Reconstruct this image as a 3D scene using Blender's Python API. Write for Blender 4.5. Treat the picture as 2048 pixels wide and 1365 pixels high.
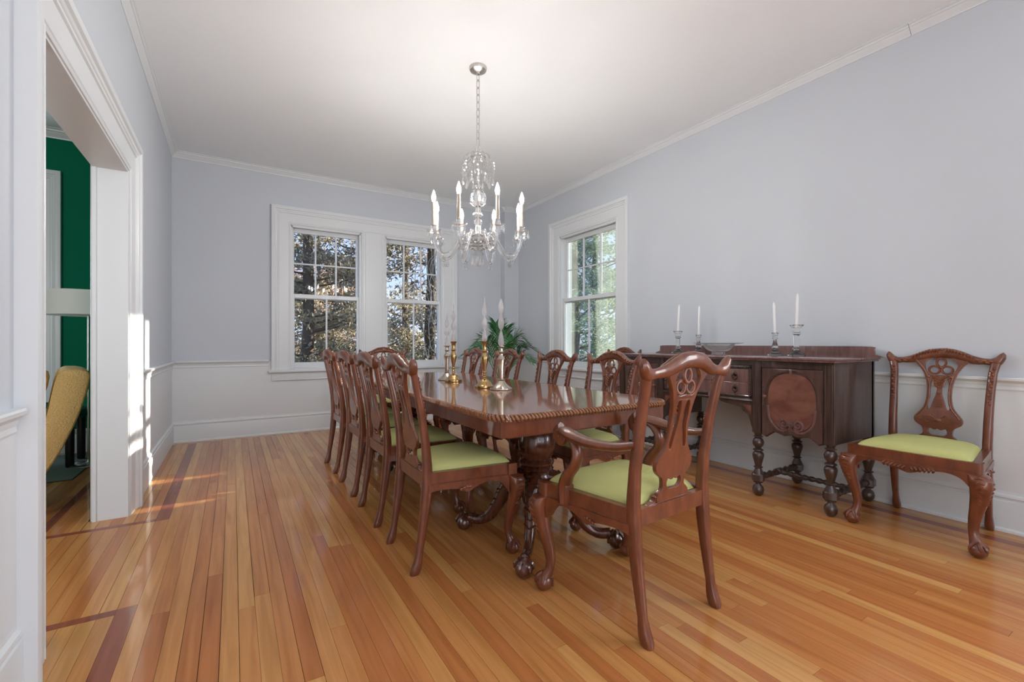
import bpy, math, random
import numpy as np
from mathutils import Vector, Matrix, Quaternion
random.seed(7)
PI = math.pi
for o in list(bpy.data.objects):
    bpy.data.objects.remove(o)
SC = bpy.context.scene
COL = SC.collection

# ------------------------------------------------------------------ camera
cam_d = bpy.data.cameras.new('camera')
cam = bpy.data.objects.new('camera', cam_d)
COL.objects.link(cam)
F_PX, CX, CY = 910.0, 1024.0, 687.0
YAW = math.atan2(558, 910)
cam_d.sensor_width = 36.0
cam_d.lens = F_PX / 2048 * 36.0
cam_d.shift_y = (CY - 682.5) / 2048
cam_d.clip_start = 0.03
cam.location = (0, 0, 1.06)
cam.rotation_euler = (PI / 2, 0, -YAW)
SC.camera = cam

# ------------------------------------------------------------------ colour management
SC.view_settings.view_transform = 'Standard'
SC.view_settings.look = 'None'
SC.view_settings.gamma = 1
SC.view_settings.use_curve_mapping = False
SC.view_settings.exposure = -0.05

# ------------------------------------------------------------------ sky, sun, area lamps
W = bpy.data.worlds.new('sky')
SC.world = W
W.use_nodes = True
wn = W.node_tree.nodes
wl = W.node_tree.links
bg = wn['Background']
tc = wn.new('ShaderNodeTexCoord')
sep = wn.new('ShaderNodeSeparateXYZ')
wl.new(tc.outputs['Generated'], sep.inputs[0])
ramp = wn.new('ShaderNodeValToRGB')
ramp.color_ramp.elements[0].position = 0.0
ramp.color_ramp.elements[0].color = (0.42, 0.52, 0.72, 1)
ramp.color_ramp.elements[1].position = 0.55
ramp.color_ramp.elements[1].color = (0.14, 0.26, 0.60, 1)
wl.new(sep.outputs[2], ramp.inputs[0])
wl.new(ramp.outputs[0], bg.inputs[0])
bg.inputs[1].default_value = 2.0

def sun_dir_lamp():
    d = bpy.data.lights.new('sun', 'SUN')
    d.energy = 15.0
    d.angle = math.radians(0.6)
    d.color = (1.0, 0.90, 0.76)
    o = bpy.data.objects.new('sun', d)
    COL.objects.link(o)
    el, az = math.radians(15.0), math.radians(4.0)
    v = Vector((-math.cos(el) * math.cos(az), -math.cos(el) * math.sin(az), -math.sin(el)))
    o.rotation_euler = v.to_track_quat('-Z', 'Y').to_euler()
    o.location = (9, 4.3, 5)
sun_dir_lamp()

def area_lamp(name, loc, rot, sx, sy, power, col=(1, 1, 1)):
    d = bpy.data.lights.new(name, 'AREA')
    d.shape = 'RECTANGLE'
    d.size, d.size_y = sx, sy
    d.energy = power
    d.color = col
    o = bpy.data.objects.new(name, d)
    COL.objects.link(o)
    o.location = loc
    o.rotation_euler = rot
XSIDE = 3.85
# fill lamps added to brighten the room, at windows made up behind the camera
area_lamp('rear_fill_lamp', (0.45, -2.28, 1.70), (PI / 2, 0, 0), 1.7, 1.9, 38, (0.95, 0.975, 1.0))
area_lamp('side_fill_lamp', (XSIDE, -1.19, 1.70), (PI / 2, 0, PI / 2), 1.7, 1.9, 115, (0.95, 0.975, 1.0))
# next room: lamp at its window, then fill added for the chair side
area_lamp('green_room_daylight', (-2.08, 6.15, 1.5), (-PI / 2, 0, 0), 0.85, 1.9, 22, (0.80, 0.90, 1.0))
area_lamp('green_room_south_fill', (-2.6, 0.90, 1.6), (PI / 2, 0, 0), 1.3, 1.7, 55, (1.0, 0.98, 0.95))

# ------------------------------------------------------------------ materials
MATS = {}
def mat(name):
    m = bpy.data.materials.new(name)
    m.use_nodes = True
    MATS[name] = m
    nt = m.node_tree
    return m, nt.nodes, nt.links, nt.nodes['Principled BSDF']

def simple(name, col, rough=0.5, metal=0.0, coat=0.0, spec=None, bump=0.0, bscale=60, var=0.0):
    m, n, l, b = mat(name)
    b.inputs['Base Color'].default_value = (*col, 1)
    b.inputs['Roughness'].default_value = rough
    b.inputs['Metallic'].default_value = metal
    b.inputs['Coat Weight'].default_value = coat
    b.inputs['Coat Roughness'].default_value = 0.08
    if spec is not None:
        b.inputs['Specular IOR Level'].default_value = spec
    if bump or var:
        t = n.new('ShaderNodeTexCoord')
        no = n.new('ShaderNodeTexNoise')
        no.inputs['Scale'].default_value = bscale
        no.inputs['Detail'].default_value = 3
        l.new(t.outputs['Object'], no.inputs['Vector'])
        if bump:
            bu = n.new('ShaderNodeBump')
            bu.inputs['Strength'].default_value = bump
            bu.inputs['Distance'].default_value = 0.01
            l.new(no.outputs['Fac'], bu.inputs['Height'])
            l.new(bu.outputs[0], b.inputs['Normal'])
        if var:
            mx = n.new('ShaderNodeMix'); mx.data_type = 'RGBA'
            mx.inputs[6].default_value = (*[c * (1 - var) for c in col], 1)
            mx.inputs[7].default_value = (*[min(1, c * (1 + var)) for c in col], 1)
            l.new(no.outputs['Fac'], mx.inputs[0])
            l.new(mx.outputs[2], b.inputs['Base Color'])
    return m

def wood(name, c1, c2, rough=0.25, coat=0.5, scale=(30, 30, 3), bump=0.05):
    m, n, l, b = mat(name)
    t = n.new('ShaderNodeTexCoord')
    mp = n.new('ShaderNodeMapping')
    mp.inputs['Scale'].default_value = scale
    l.new(t.outputs['Object'], mp.inputs[0])
    no = n.new('ShaderNodeTexNoise')
    no.inputs['Scale'].default_value = 1.0
    no.inputs['Detail'].default_value = 5
    no.inputs['Distortion'].default_value = 0.6
    l.new(mp.outputs[0], no.inputs['Vector'])
    r = n.new('ShaderNodeValToRGB')
    r.color_ramp.elements[0].position = 0.32
    r.color_ramp.elements[0].color = (*c1, 1)
    r.color_ramp.elements[1].position = 0.68
    r.color_ramp.elements[1].color = (*c2, 1)
    l.new(no.outputs['Fac'], r.inputs[0])
    l.new(r.outputs[0], b.inputs['Base Color'])
    b.inputs['Roughness'].default_value = rough
    b.inputs['Coat Weight'].default_value = coat
    b.inputs['Coat Roughness'].default_value = 0.06
    bu = n.new('ShaderNodeBump')
    bu.inputs['Strength'].default_value = bump
    bu.inputs['Distance'].default_value = 0.003
    l.new(no.outputs['Fac'], bu.inputs['Height'])
    l.new(bu.outputs[0], b.inputs['Normal'])
    return m

def floor_wood(name, ca, cb, cc, rough=0.2):
    m, n, l, b = mat(name)
    g = n.new('ShaderNodeNewGeometry')
    oi = n.new('ShaderNodeObjectInfo')
    mp = n.new('ShaderNodeMapping')
    mp.inputs['Scale'].default_value = (34, 1.6, 1)
    l.new(g.outputs['Position'], mp.inputs[0])
    ml = n.new('ShaderNodeMath'); ml.operation = 'MULTIPLY'; ml.inputs[1].default_value = 50
    l.new(oi.outputs['Random'], ml.inputs[0])
    cmb = n.new('ShaderNodeCombineXYZ')
    l.new(ml.outputs[0], cmb.inputs[1]); l.new(ml.outputs[0], cmb.inputs[2])
    l.new(cmb.outputs[0], mp.inputs['Location'])
    no = n.new('ShaderNodeTexNoise')
    no.inputs['Scale'].default_value = 1.0
    no.inputs['Detail'].default_value = 3
    no.inputs['Distortion'].default_value = 0.7
    l.new(mp.outputs[0], no.inputs['Vector'])
    r = n.new('ShaderNodeValToRGB')
    e = r.color_ramp.elements
    e[0].position = 0.0; e[0].color = (*ca, 1)
    e[1].position = 1.0; e[1].color = (*cc, 1)
    x = e.new(0.5); x.color = (*cb, 1)
    l.new(oi.outputs['Random'], r.inputs[0])
    hs = n.new('ShaderNodeMix'); hs.data_type = 'RGBA'; hs.blend_type = 'MULTIPLY'
    hs.inputs[0].default_value = 1.0
    gr = n.new('ShaderNodeValToRGB')
    gr.color_ramp.elements[0].position = 0.25; gr.color_ramp.elements[0].color = (0.80, 0.74, 0.66, 1)
    gr.color_ramp.elements[1].position = 0.62; gr.color_ramp.elements[1].color = (1.06, 1.06, 1.06, 1)
    l.new(no.outputs['Fac'], gr.inputs[0])
    l.new(r.outputs[0], hs.inputs[6]); l.new(gr.outputs[0], hs.inputs[7])
    l.new(hs.outputs[2], b.inputs['Base Color'])
    b.inputs['Roughness'].default_value = rough
    b.inputs['Specular IOR Level'].default_value = 0.12
    b.inputs['Coat Weight'].default_value = 0.42
    b.inputs['Coat IOR'].default_value = 1.38
    b.inputs['Coat Roughness'].default_value = 0.06
    # slow waviness of the varnish
    n2 = n.new('ShaderNodeTexNoise'); n2.inputs['Scale'].default_value = 9; n2.inputs['Detail'].default_value = 4
    m2 = n.new('ShaderNodeMapping'); m2.inputs['Scale'].default_value = (1, 2.2, 1)
    l.new(g.outputs['Position'], m2.inputs[0]); l.new(m2.outputs[0], n2.inputs['Vector'])
    bu = n.new('ShaderNodeBump'); bu.inputs['Strength'].default_value = 0.09; bu.inputs['Distance'].default_value = 0.004
    l.new(n2.outputs['Fac'], bu.inputs['Height'])
    l.new(bu.outputs[0], b.inputs['Normal']); l.new(bu.outputs[0], b.inputs['Coat Normal'])
    return m

def glass(name, col=(1, 1, 1), rough=0.0, ior=1.5):
    m, n, l, b = mat(name)
    b.inputs['Base Color'].default_value = (*col, 1)
    b.inputs['Roughness'].default_value = rough
    b.inputs['IOR'].default_value = ior
    b.inputs['Transmission Weight'].default_value = 1.0
    return m

def thin_glass(name, haze=0.0, tint=(1, 1, 1), hazecol=(0.8, 0.84, 0.8), refl=0.06, hscale=5):
    m = bpy.data.materials.new(name); m.use_nodes = True; MATS[name] = m
    n, l = m.node_tree.nodes, m.node_tree.links
    n.remove(n['Principled BSDF']); out = n['Material Output']
    tr = n.new('ShaderNodeBsdfTransparent'); tr.inputs[0].default_value = (*tint, 1)
    gl = n.new('ShaderNodeBsdfGlossy'); gl.inputs['Roughness'].default_value = 0.02
    lw = n.new('ShaderNodeLayerWeight'); lw.inputs[0].default_value = 0.12
    mx = n.new('ShaderNodeMixShader')
    mu = n.new('ShaderNodeMath'); mu.operation = 'MULTIPLY_ADD'; mu.inputs[1].default_value = 0.6; mu.inputs[2].default_value = refl
    l.new(lw.outputs['Fresnel'], mu.inputs[0]); l.new(mu.outputs[0], mx.inputs[0])
    l.new(tr.outputs[0], mx.inputs[1]); l.new(gl.outputs[0], mx.inputs[2])
    last = mx
    if haze:
        tl = n.new('ShaderNodeBsdfTranslucent'); tl.inputs[0].default_value = (*hazecol, 1)
        t = n.new('ShaderNodeTexCoord'); no = n.new('ShaderNodeTexNoise')
        no.inputs['Scale'].default_value = hscale; no.inputs['Detail'].default_value = 6
        l.new(t.outputs['Object'], no.inputs['Vector'])
        mr = n.new('ShaderNodeMapRange'); mr.inputs[1].default_value = 0.3; mr.inputs[2].default_value = 0.75
        mr.inputs[3].default_value = haze * 0.75; mr.inputs[4].default_value = haze * 1.25
        l.new(no.outputs['Fac'], mr.inputs[0])
        m2 = n.new('ShaderNodeMixShader')
        l.new(mr.outputs[0], m2.inputs[0]); l.new(mx.outputs[0], m2.inputs[1]); l.new(tl.outputs[0], m2.inputs[2])
        last = m2
    l.new(last.outputs[0], out.inputs[0])
    return m

def emission(name, col, strength):
    m, n, l, b = mat(name)
    b.inputs['Base Color'].default_value = (*col, 1)
    b.inputs['Emission Color'].default_value = (*col, 1)
    b.inputs['Emission Strength'].default_value = strength
    return m

def leafmat(name, col, var=0.4, rough=0.5, trans=0.25):
    m, n, l, b = mat(name)
    g = n.new('ShaderNodeNewGeometry')
    r = n.new('ShaderNodeValToRGB')
    r.color_ramp.elements[0].color = (*[c * (1 - var) for c in col], 1)
    r.color_ramp.elements[1].color = (*[min(1, c * (1 + var)) for c in col], 1)
    l.new(g.outputs['Random Per Island'], r.inputs[0])
    l.new(r.outputs[0], b.inputs['Base Color'])
    b.inputs['Roughness'].default_value = rough
    tl = n.new('ShaderNodeBsdfTranslucent'); l.new(r.outputs[0], tl.inputs[0])
    mx = n.new('ShaderNodeMixShader'); mx.inputs[0].default_value = trans
    l.new(b.outputs[0], mx.inputs[1]); l.new(tl.outputs[0], mx.inputs[2])
    l.new(mx.outputs[0], n['Material Output'].inputs[0])
    return m

simple('wall_paint', (0.565, 0.600, 0.645), 0.55, bump=0.03, bscale=220)
simple('white_paint', (0.70, 0.725, 0.740), 0.35, bump=0.02, bscale=120)
simple('ceiling_paint', (0.87, 0.90, 0.915), 0.7, bump=0.02, bscale=150)
simple('green_paint', (0.002, 0.150, 0.080), 0.85, spec=0.15, bump=0.02, bscale=200)
floor_wood('oak_strip', (0.42, 0.150, 0.046), (0.50, 0.215, 0.068), (0.57, 0.300, 0.100))
floor_wood('inlay_strip', (0.22, 0.060, 0.034), (0.25, 0.070, 0.038), (0.27, 0.080, 0.042))
simple('subfloor', (0.055, 0.022, 0.011), 0.8, bump=0.2, bscale=30)
wood('mahogany', (0.105, 0.028, 0.012), (0.190, 0.054, 0.023), 0.30, 0.45, (28, 28, 10))
wood('mahogany_top', (0.25, 0.080, 0.034), (0.36, 0.130, 0.056), 0.16, 0.9, (40, 2.5, 20), 0.015)
wood('worn_mahogany', (0.125, 0.037, 0.016), (0.245, 0.082, 0.035), 0.32, 0.4, (60, 60, 40))
wood('mid_walnut', (0.070, 0.036, 0.030), (0.115, 0.062, 0.053), 0.25, 0.6, (40, 40, 6))
wood('dark_mahogany', (0.045, 0.014, 0.008), (0.115, 0.036, 0.019), 0.22, 0.7, (40, 40, 6))
wood('carved_gilt_wood', (0.16, 0.058, 0.024), (0.30, 0.125, 0.052), 0.30, 0.5, (60, 60, 20))
wood('walnut', (0.036, 0.020, 0.016), (0.080, 0.045, 0.036), 0.30, 0.45, (40, 40, 4))
wood('burl_walnut', (0.135, 0.052, 0.038), (0.23, 0.100, 0.072), 0.25, 0.6, (9, 9, 14))
wood('plum_walnut', (0.13, 0.066, 0.060), (0.20, 0.110, 0.100), 0.25, 0.6, (40, 40, 6))
simple('seat_fabric', (0.50, 0.50, 0.19), 0.85, bump=0.15, bscale=260, var=0.06)
simple('brass', (0.50, 0.33, 0.15), 0.18, 1.0, bump=0.02, bscale=30)
simple('nickel', (0.52, 0.47, 0.40), 0.20, 1.0, bump=0.02, bscale=30)
simple('steel', (0.62, 0.60, 0.57), 0.28, 1.0, bump=0.02, bscale=60)
simple('bronze', (0.07, 0.05, 0.04), 0.35, 0.8, bump=0.05, bscale=60)
simple('wax', (0.86, 0.86, 0.86), 0.45, bump=0.02, bscale=40)
simple('sleeve', (0.42, 0.37, 0.30), 0.5, bump=0.02, bscale=40)
glass('crystal', (1, 1, 1), 0.0, 1.52)
simple('cut_crystal', (0.92, 0.92, 0.92), 0.04, coat=0.0, bump=0.02, bscale=60)
MATS['cut_crystal'].node_tree.nodes['Principled BSDF'].inputs['Transmission Weight'].default_value = 0.96
thin_glass('blown_glass', 0.42, (0.97, 0.97, 0.98), (0.95, 0.93, 0.95), 0.10, 14)
thin_glass('window_glass', 0.0, refl=0.02)
thin_glass('clear_glass', 0.05, (0.95, 0.96, 0.96), (0.95, 0.95, 0.95), 0.12, 20)
thin_glass('sparkle_glass', 0.022, (0.96, 0.96, 0.96), (0.95, 0.95, 0.94), 0.11, 30)
thin_glass('dusty_glass', 0.30, hazecol=(0.22, 0.265, 0.24))
emission('bulb', (1.0, 0.965, 0.93), 440.0)
leafmat('palm_leaf', (0.035, 0.16, 0.045), 0.5, 0.4, 0.2)
leafmat('conifer', (0.36, 0.31, 0.19), 0.5, 0.7, 0.35)
leafmat('shrub_green', (0.24, 0.33, 0.20), 0.4, 0.7, 0.45)
leafmat('russet', (0.55, 0.36, 0.24), 0.4, 0.7, 0.4)
simple('bark', (0.12, 0.085, 0.06), 0.9, bump=0.6, bscale=14, var=0.3)
simple('vine_bark', (0.48, 0.45, 0.37), 0.8, bump=0.3, bscale=40, var=0.2)
simple('lawn', (0.16, 0.17, 0.08), 0.95, bump=0.3, bscale=6, var=0.4)
simple('pot_glaze', (0.62, 0.62, 0.60), 0.35, bump=0.03, bscale=20)
simple('soil', (0.03, 0.02, 0.015), 0.95, bump=0.6, bscale=50)
simple('cane', (0.10, 0.22, 0.05), 0.5, bump=0.05, bscale=30)
simple('yellow_fabric', (0.66, 0.43, 0.16), 0.9, bump=0.6, bscale=110, var=0.25)
simple('lamp_shade', (0.78, 0.80, 0.76), 0.8, bump=0.1, bscale=200)
simple('black_wood', (0.012, 0.010, 0.010), 0.35, bump=0.02, bscale=40)
simple('rug', (0.13, 0.17, 0.145), 0.95, bump=0.4, bscale=120, var=0.2)
simple('tassel', (0.55, 0.42, 0.25), 0.9, bump=0.5, bscale=90, var=0.2)
simple('outlet', (0.78, 0.78, 0.77), 0.4, bump=0.01, bscale=20)

# ------------------------------------------------------------------ mesh building
class MB:
    def __init__(s):
        s.v, s.f = [], []
    def add(s, vs, fs):
        b = len(s.v)
        s.v += [tuple(p) for p in vs]
        s.f += [tuple(b + i for i in q) for q in fs]
        return s
    def box(s, x0, x1, y0, y1, z0, z1):
        return s.add([(x0, y0, z0), (x1, y0, z0), (x1, y1, z0), (x0, y1, z0), (x0, y0, z1), (x1, y0, z1), (x1, y1, z1), (x0, y1, z1)],
                     [(0, 3, 2, 1), (4, 5, 6, 7), (0, 1, 5, 4), (1, 2, 6, 5), (2, 3, 7, 6), (3, 0, 4, 7)])
    def loft(s, rings, caps=True, closed=True):
        n = len(rings[0]); m = len(rings)
        vs = [p for r in rings for p in r]
        fs = []
        for i in range(m - 1):
            for j in range(n if closed else n - 1):
                k = (j + 1) % n
                fs.append((i * n + j, i * n + k, (i + 1) * n + k, (i + 1) * n + j))
        if caps:
            fs.append(tuple(range(n - 1, -1, -1)))
            fs.append(tuple((m - 1) * n + j for j in range(n)))
        return s.add(vs, fs)
    def lathe(s, prof, n=20, c=(0, 0, 0), mod=None):
        rings = []
        for r, z in prof:
            ring = []
            for j in range(n):
                a = 2 * PI * j / n
                rr = r * (mod(a, z) if mod else 1)
                ring.append((c[0] + rr * math.cos(a), c[1] + rr * math.sin(a), c[2] + z))
            rings.append(ring)
        return s.loft(rings)
    def tube(s, pts, r, n=8, flat=1.0, up=None, cyclic=False):
        P = [Vector(p) for p in pts]
        m = len(P)
        R = r if isinstance(r, (list, tuple)) else [r] * m
        T = []
        for i in range(m):
            if cyclic:
                t = P[(i + 1) % m] - P[i - 1]
            else:
                t = P[min(i + 1, m - 1)] - P[max(i - 1, 0)]
            T.append(t.normalized() if t.length > 1e-9 else Vector((0, 0, 1)))
        u = Vector(up) if up else (Vector((0, 0, 1)) if abs(T[0].z) < 0.9 else Vector((1, 0, 0)))
        rings = []
        for i in range(m):
            u = (u - T[i] * u.dot(T[i]))
            if u.length < 1e-6:
                u = T[i].orthogonal()
            u.normalize()
            w = T[i].cross(u)
            rings.append([tuple(P[i] + (u * math.cos(2 * PI * j / n) + w * (math.sin(2 * PI * j / n) * flat)) * R[i]) for j in range(n)])
        if cyclic:
            rings.append(rings[0])
            return s.loft(rings, caps=False)
        return s.loft(rings)
    def ball(s, c, r, n=10, m=7, sc=(1, 1, 1)):
        prof = [(math.sin(PI * i / m), -math.cos(PI * i / m)) for i in range(m + 1)]
        prof[0] = (0.02, -1); prof[-1] = (0.02, 1)
        rings = [[(c[0] + r * sc[0] * a * math.cos(2 * PI * j / n), c[1] + r * sc[1] * a * math.sin(2 * PI * j / n), c[2] + r * sc[2] * z) for j in range(n)] for a, z in prof]
        return s.loft(rings)
    def sweep(s, prof, p0, p1, out):
        # straight moulding: prof = (out, up) points, from p0 to p1, "out" unit vector off the wall
        o = Vector(out)
        r = [[tuple(Vector(p) + o * a + Vector((0, 0, b))) for a, b in prof] for p in (p0, p1)]
        return s.loft(r)
    def xf(s, M, start=0):
        s.v[start:] = [tuple(M @ Vector(p)) for p in s.v[start:]]
        return s
    def build(s, name, m, parent=None, smooth=True, ang=38, bevel=0.0):
        me = bpy.data.meshes.new(name)
        me.from_pydata(s.v, [], s.f)
        me.validate()
        if bevel:
            pass
        return finish(name, me, m, parent, smooth, ang, bevel)

def finish(name, me, m, parent=None, smooth=True, ang=38, bevel=0.0):
    me.materials.clear()
    me.materials.append(MATS[m])
    import bmesh
    bm = bmesh.new(); bm.from_mesh(me)
    if bevel:
        eds = [e for e in bm.edges if len(e.link_faces) == 2 and e.calc_face_angle(0) > 0.6]
        bmesh.ops.bevel(bm, geom=eds, offset=bevel, segments=2, affect='EDGES', profile=0.5)
    bmesh.ops.recalc_face_normals(bm, faces=bm.faces)
    bm.to_mesh(me); bm.free()
    if smooth:
        me.polygons.foreach_set('use_smooth', [True] * len(me.polygons))
        me.set_sharp_from_angle(angle=math.radians(ang))
    o = bpy.data.objects.new(name, me)
    COL.objects.link(o)
    if parent:
        o.parent = parent
    return o

def empty(name, loc=(0, 0, 0), rz=0):
    o = bpy.data.objects.new(name, None)
    o.empty_display_size = 0.1
    COL.objects.link(o)
    o.location = loc
    o.rotation_euler = (0, 0, rz)
    return o

def tag(o, label=None, cat=None, group=None, kind=None):
    if label: o['label'] = label
    if cat: o['category'] = cat
    if group: o['group'] = group
    if kind: o['kind'] = kind
    return o

def copy_tree(o, parent=None):
    c = o.copy()
    COL.objects.link(c)
    c.parent = parent
    for ch in [k for k in bpy.data.objects if k.parent == o]:
        copy_tree(ch, c)
    return c

def catmull(pts, k=6, closed=False):
    P = [np.array(p, float) for p in pts]
    n = len(P); out = []
    rng = range(n) if closed else range(n - 1)
    for i in rng:
        if closed:
            a, b, c, d = P[i - 1], P[i], P[(i + 1) % n], P[(i + 2) % n]
        else:
            a, b, c, d = P[max(i - 1, 0)], P[i], P[i + 1], P[min(i + 2, n - 1)]
        for j in range(k):
            t = j / k
            out.append(tuple(0.5 * (2 * b + (c - a) * t + (2 * a - 5 * b + 4 * c - d) * t * t + (-a + 3 * b - 3 * c + d) * t ** 3)))
    if not closed:
        out.append(tuple(P[-1]))
    return out

def interp(x, xs, ys):
    return float(np.interp(x, xs, ys))

def pierced(outer, holes, ext=0.007, bev=0.002):
    # flat plate with holes, in x-y, thickness along z
    cu = bpy.data.curves.new('tmp', 'CURVE')
    cu.dimensions = '2D'; cu.fill_mode = 'BOTH'
    cu.extrude = ext; cu.bevel_depth = bev; cu.bevel_resolution = 1
    for loop in [outer] + holes:
        sp = cu.splines.new('POLY')
        sp.points.add(len(loop) - 1)
        for p, q in zip(sp.points, loop):
            p.co = (q[0], q[1], 0, 1)
        sp.use_cyclic_u = True
    ob = bpy.data.objects.new('tmp', cu)
    COL.objects.link(ob)
    dg = bpy.context.evaluated_depsgraph_get()
    me = bpy.data.meshes.new_from_object(ob.evaluated_get(dg))
    bpy.data.objects.remove(ob); bpy.data.curves.remove(cu)
    return me

def mirror_loop(half):
    # half: points with u >= 0 from bottom to top (or any order) -> closed symmetric loop
    return list(half) + [(-u, v) for u, v in reversed(half) if u > 1e-6]

def remap(me, fn):
    co = np.empty(len(me.vertices) * 3); me.vertices.foreach_get('co', co)
    co = co.reshape(-1, 3)
    co = np.array([fn(*c) for c in co])
    me.vertices.foreach_set('co', co.ravel())
    me.update()
    return me

def sup(cx, cy, z, hx, hy, n=12, p=3.0, rot=0.0):
    # superellipse ring in x-y
    r = []
    for j in range(n):
        a = 2 * PI * j / n + 0.0001
        c, s_ = math.cos(a), math.sin(a)
        x = hx * math.copysign(abs(c) ** (2 / p), c)
        y = hy * math.copysign(abs(s_) ** (2 / p), s_)
        if rot:
            x, y = x * math.cos(rot) - y * math.sin(rot), x * math.sin(rot) + y * math.cos(rot)
        r.append((cx + x, cy + y, z))
    return r

# ================================================================== THE ROOM
XL, XR, YB, YF, HC = -0.555, 3.72, 6.0, -2.2, 3.10
XG = -0.708                # green-room side of the left wall
WT = 0.20                 # outer wall thickness
DY0, DY1, DH = 2.13, 3.61, 2.12      # doorway in the left wall

def S(o):
    o['kind'] = 'structure'
    return o
def wall_boxes(name, boxes, m, parent=None):
    b = MB()
    for q in boxes: b.box(*q)
    return S(b.build(name, m, parent, smooth=False))

# openings
W1 = (0.585, 1.405); W2 = (1.71, 2.53); WZ = (0.75, 2.475)
W3 = (3.79, 4.84)
WR = (-0.42, 1.32); WRZ = (0.72, 2.68); WS = (-2.06, -0.32)
wall_boxes('wall_back', [(XL, W1[0], YB, YB + WT, -0.1, HC), (W1[1], W2[0], YB, YB + WT, WZ[0], WZ[1]), (W2[1], XR + WT, YB, YB + WT, -0.1, HC),
                         (W1[0], W2[1], YB, YB + WT, -0.1, WZ[0]), (W1[0], W2[1], YB, YB + WT, WZ[1], HC)], 'wall_paint')
wr = wall_boxes('wall_right', [(XR, XR + WT, YF, WS[0], -0.1, HC), (XR, XR + WT, WS[0], WS[1], -0.1, WRZ[0]), (XR, XR + WT, WS[0], WS[1], WRZ[1], HC), (XR, XR + WT, WS[1], W3[0], -0.1, HC), (XR, XR + WT, W3[1], YB, -0.1, HC),
                               (XR, XR + WT, W3[0], W3[1], -0.1, WZ[0]), (XR, XR + WT, W3[0], W3[1], WZ[1], HC)], 'wall_paint')
wall_boxes('wall_left', [(XG, XL, YF, DY0, -0.1, HC), (XG, XL, DY1, YB, -0.1, HC), (XG, XL, DY0, DY1, DH, HC)], 'wall_paint')
wall_boxes('wall_rear', [(XL - 0.2, WR[0], YF - 0.14, YF, -0.1, HC), (WR[1], XR + WT, YF - 0.14, YF, -0.1, HC),
                         (WR[0], WR[1], YF - 0.14, YF, -0.1, WRZ[0]), (WR[0], WR[1], YF - 0.14, YF, WRZ[1], HC)], 'wall_paint')
wall_boxes('wall_corner_chase', [(3.475, XR, 5.875, YB, 0, HC)], 'wall_paint')
wall_boxes('ceiling', [(XL, XR, YF, YB, HC, HC + 0.12)], 'ceiling_paint')

# --- wainscot (white lower wall), one thin panel per wall, joined to it
RAILZ = 0.868
wall_boxes('trim_1', [(XL, W1[0] - 0.2, YB - 0.006, YB, 0.0, RAILZ - 0.02), (W1[0] - 0.2, W2[1] + 0.2, YB - 0.006, YB, 0.0, WZ[0] - 0.04), (W2[1] + 0.2, 3.475, YB - 0.006, YB, 0, RAILZ - 0.02)], 'white_paint')
wall_boxes('trim_2', [(XR - 0.006, XR, YF, W3[0] - 0.2, 0, RAILZ - 0.02), (XR - 0.006, XR, W3[0] - 0.2, W3[1] + 0.2, 0, WZ[0] - 0.04), (XR - 0.006, XR, W3[1] + 0.2, 5.875, 0, RAILZ - 0.02),
                      (3.469, XR, 5.869, 5.875, 0, RAILZ - 0.02), (3.469, 3.475, 5.869, YB, 0, RAILZ - 0.02)], 'white_paint')
wall_boxes('trim_3', [(XL, XL + 0.006, YF, DY0 - 0.205, 0, RAILZ - 0.02), (XL, XL + 0.006, DY1 + 0.205, YB, 0, RAILZ - 0.02)], 'white_paint')

BASE = [(0, 0), (0.021, 0), (0.021, 0.165), (0.019, 0.172), (0.013, 0.176), (0.014, 0.186), (0.020, 0.192), (0.018, 0.202), (0.008, 0.212), (0.006, 0.225), (0, 0.225)]
SHOE = [(0, 0), (0.034, 0), (0.033, 0.012), (0.026, 0.020), (0, 0.022)]
RAIL = [(0, -0.075), (0.010, -0.075), (0.013, -0.068), (0.011, -0.052), (0.014, -0.045), (0.016, -0.034), (0.026, -0.022), (0.034, -0.018), (0.036, -0.006), (0.030, 0.0), (0, 0.0)]
CROWN = [(0, -0.062), (0.006, -0.062), (0.008, -0.054), (0.020, -0.040), (0.034, -0.026), (0.036, -0.022), (0.044, -0.020), (0.046, -0.010), (0.060, -0.004), (0.060, 0), (0, 0)]

def run(name, prof, segs, z, m='white_paint'):
    b = MB()
    for p0, p1, out in segs:
        b.sweep(prof, (*p0, z), (*p1, z), (*out, 0))
    return S(b.build(name, m, None, ang=25))
segs_b = [((XL, YB), (3.475, YB), (0, -1))]
segs_r = [((XR, YF), (XR, 5.875), (-1, 0)), ((3.475, 5.875), (XR, 5.875), (0, -1)), ((3.475, 5.875), (3.475, YB), (-1, 0))]
segs_l = [((XL, YF), (XL, DY0 - 0.205), (1, 0)), ((XL, DY1 + 0.205), (XL, YB), (1, 0))]
run('baseboard_back', BASE, segs_b, 0); run('baseboard_right', BASE, segs_r, 0); run('baseboard_left', BASE, segs_l, 0)
run('trim_4', SHOE, segs_b + segs_r, 0)
run('trim_5', RAIL, [((XL, YB), (W1[0] - 0.232, YB), (0, -1)), ((W2[1] + 0.232, YB), (3.475, YB), (0, -1))], RAILZ)
run('trim_6', RAIL, [((XR, YF), (XR, W3[0] - 0.232), (-1, 0)), ((XR, W3[1] + 0.232), (XR, 5.875), (-1, 0)), ((3.475, 5.875), (XR, 5.875), (0, -1)), ((3.475, 5.875), (3.475, YB), (-1, 0))], RAILZ)
run('trim_7', RAIL, [((XL, YF), (XL, DY0 - 0.225), (1, 0)), ((XL, DY1 + 0.215), (XL, YB), (1, 0))], RAILZ)
run('trim_8', CROWN, segs_b, HC)
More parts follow.
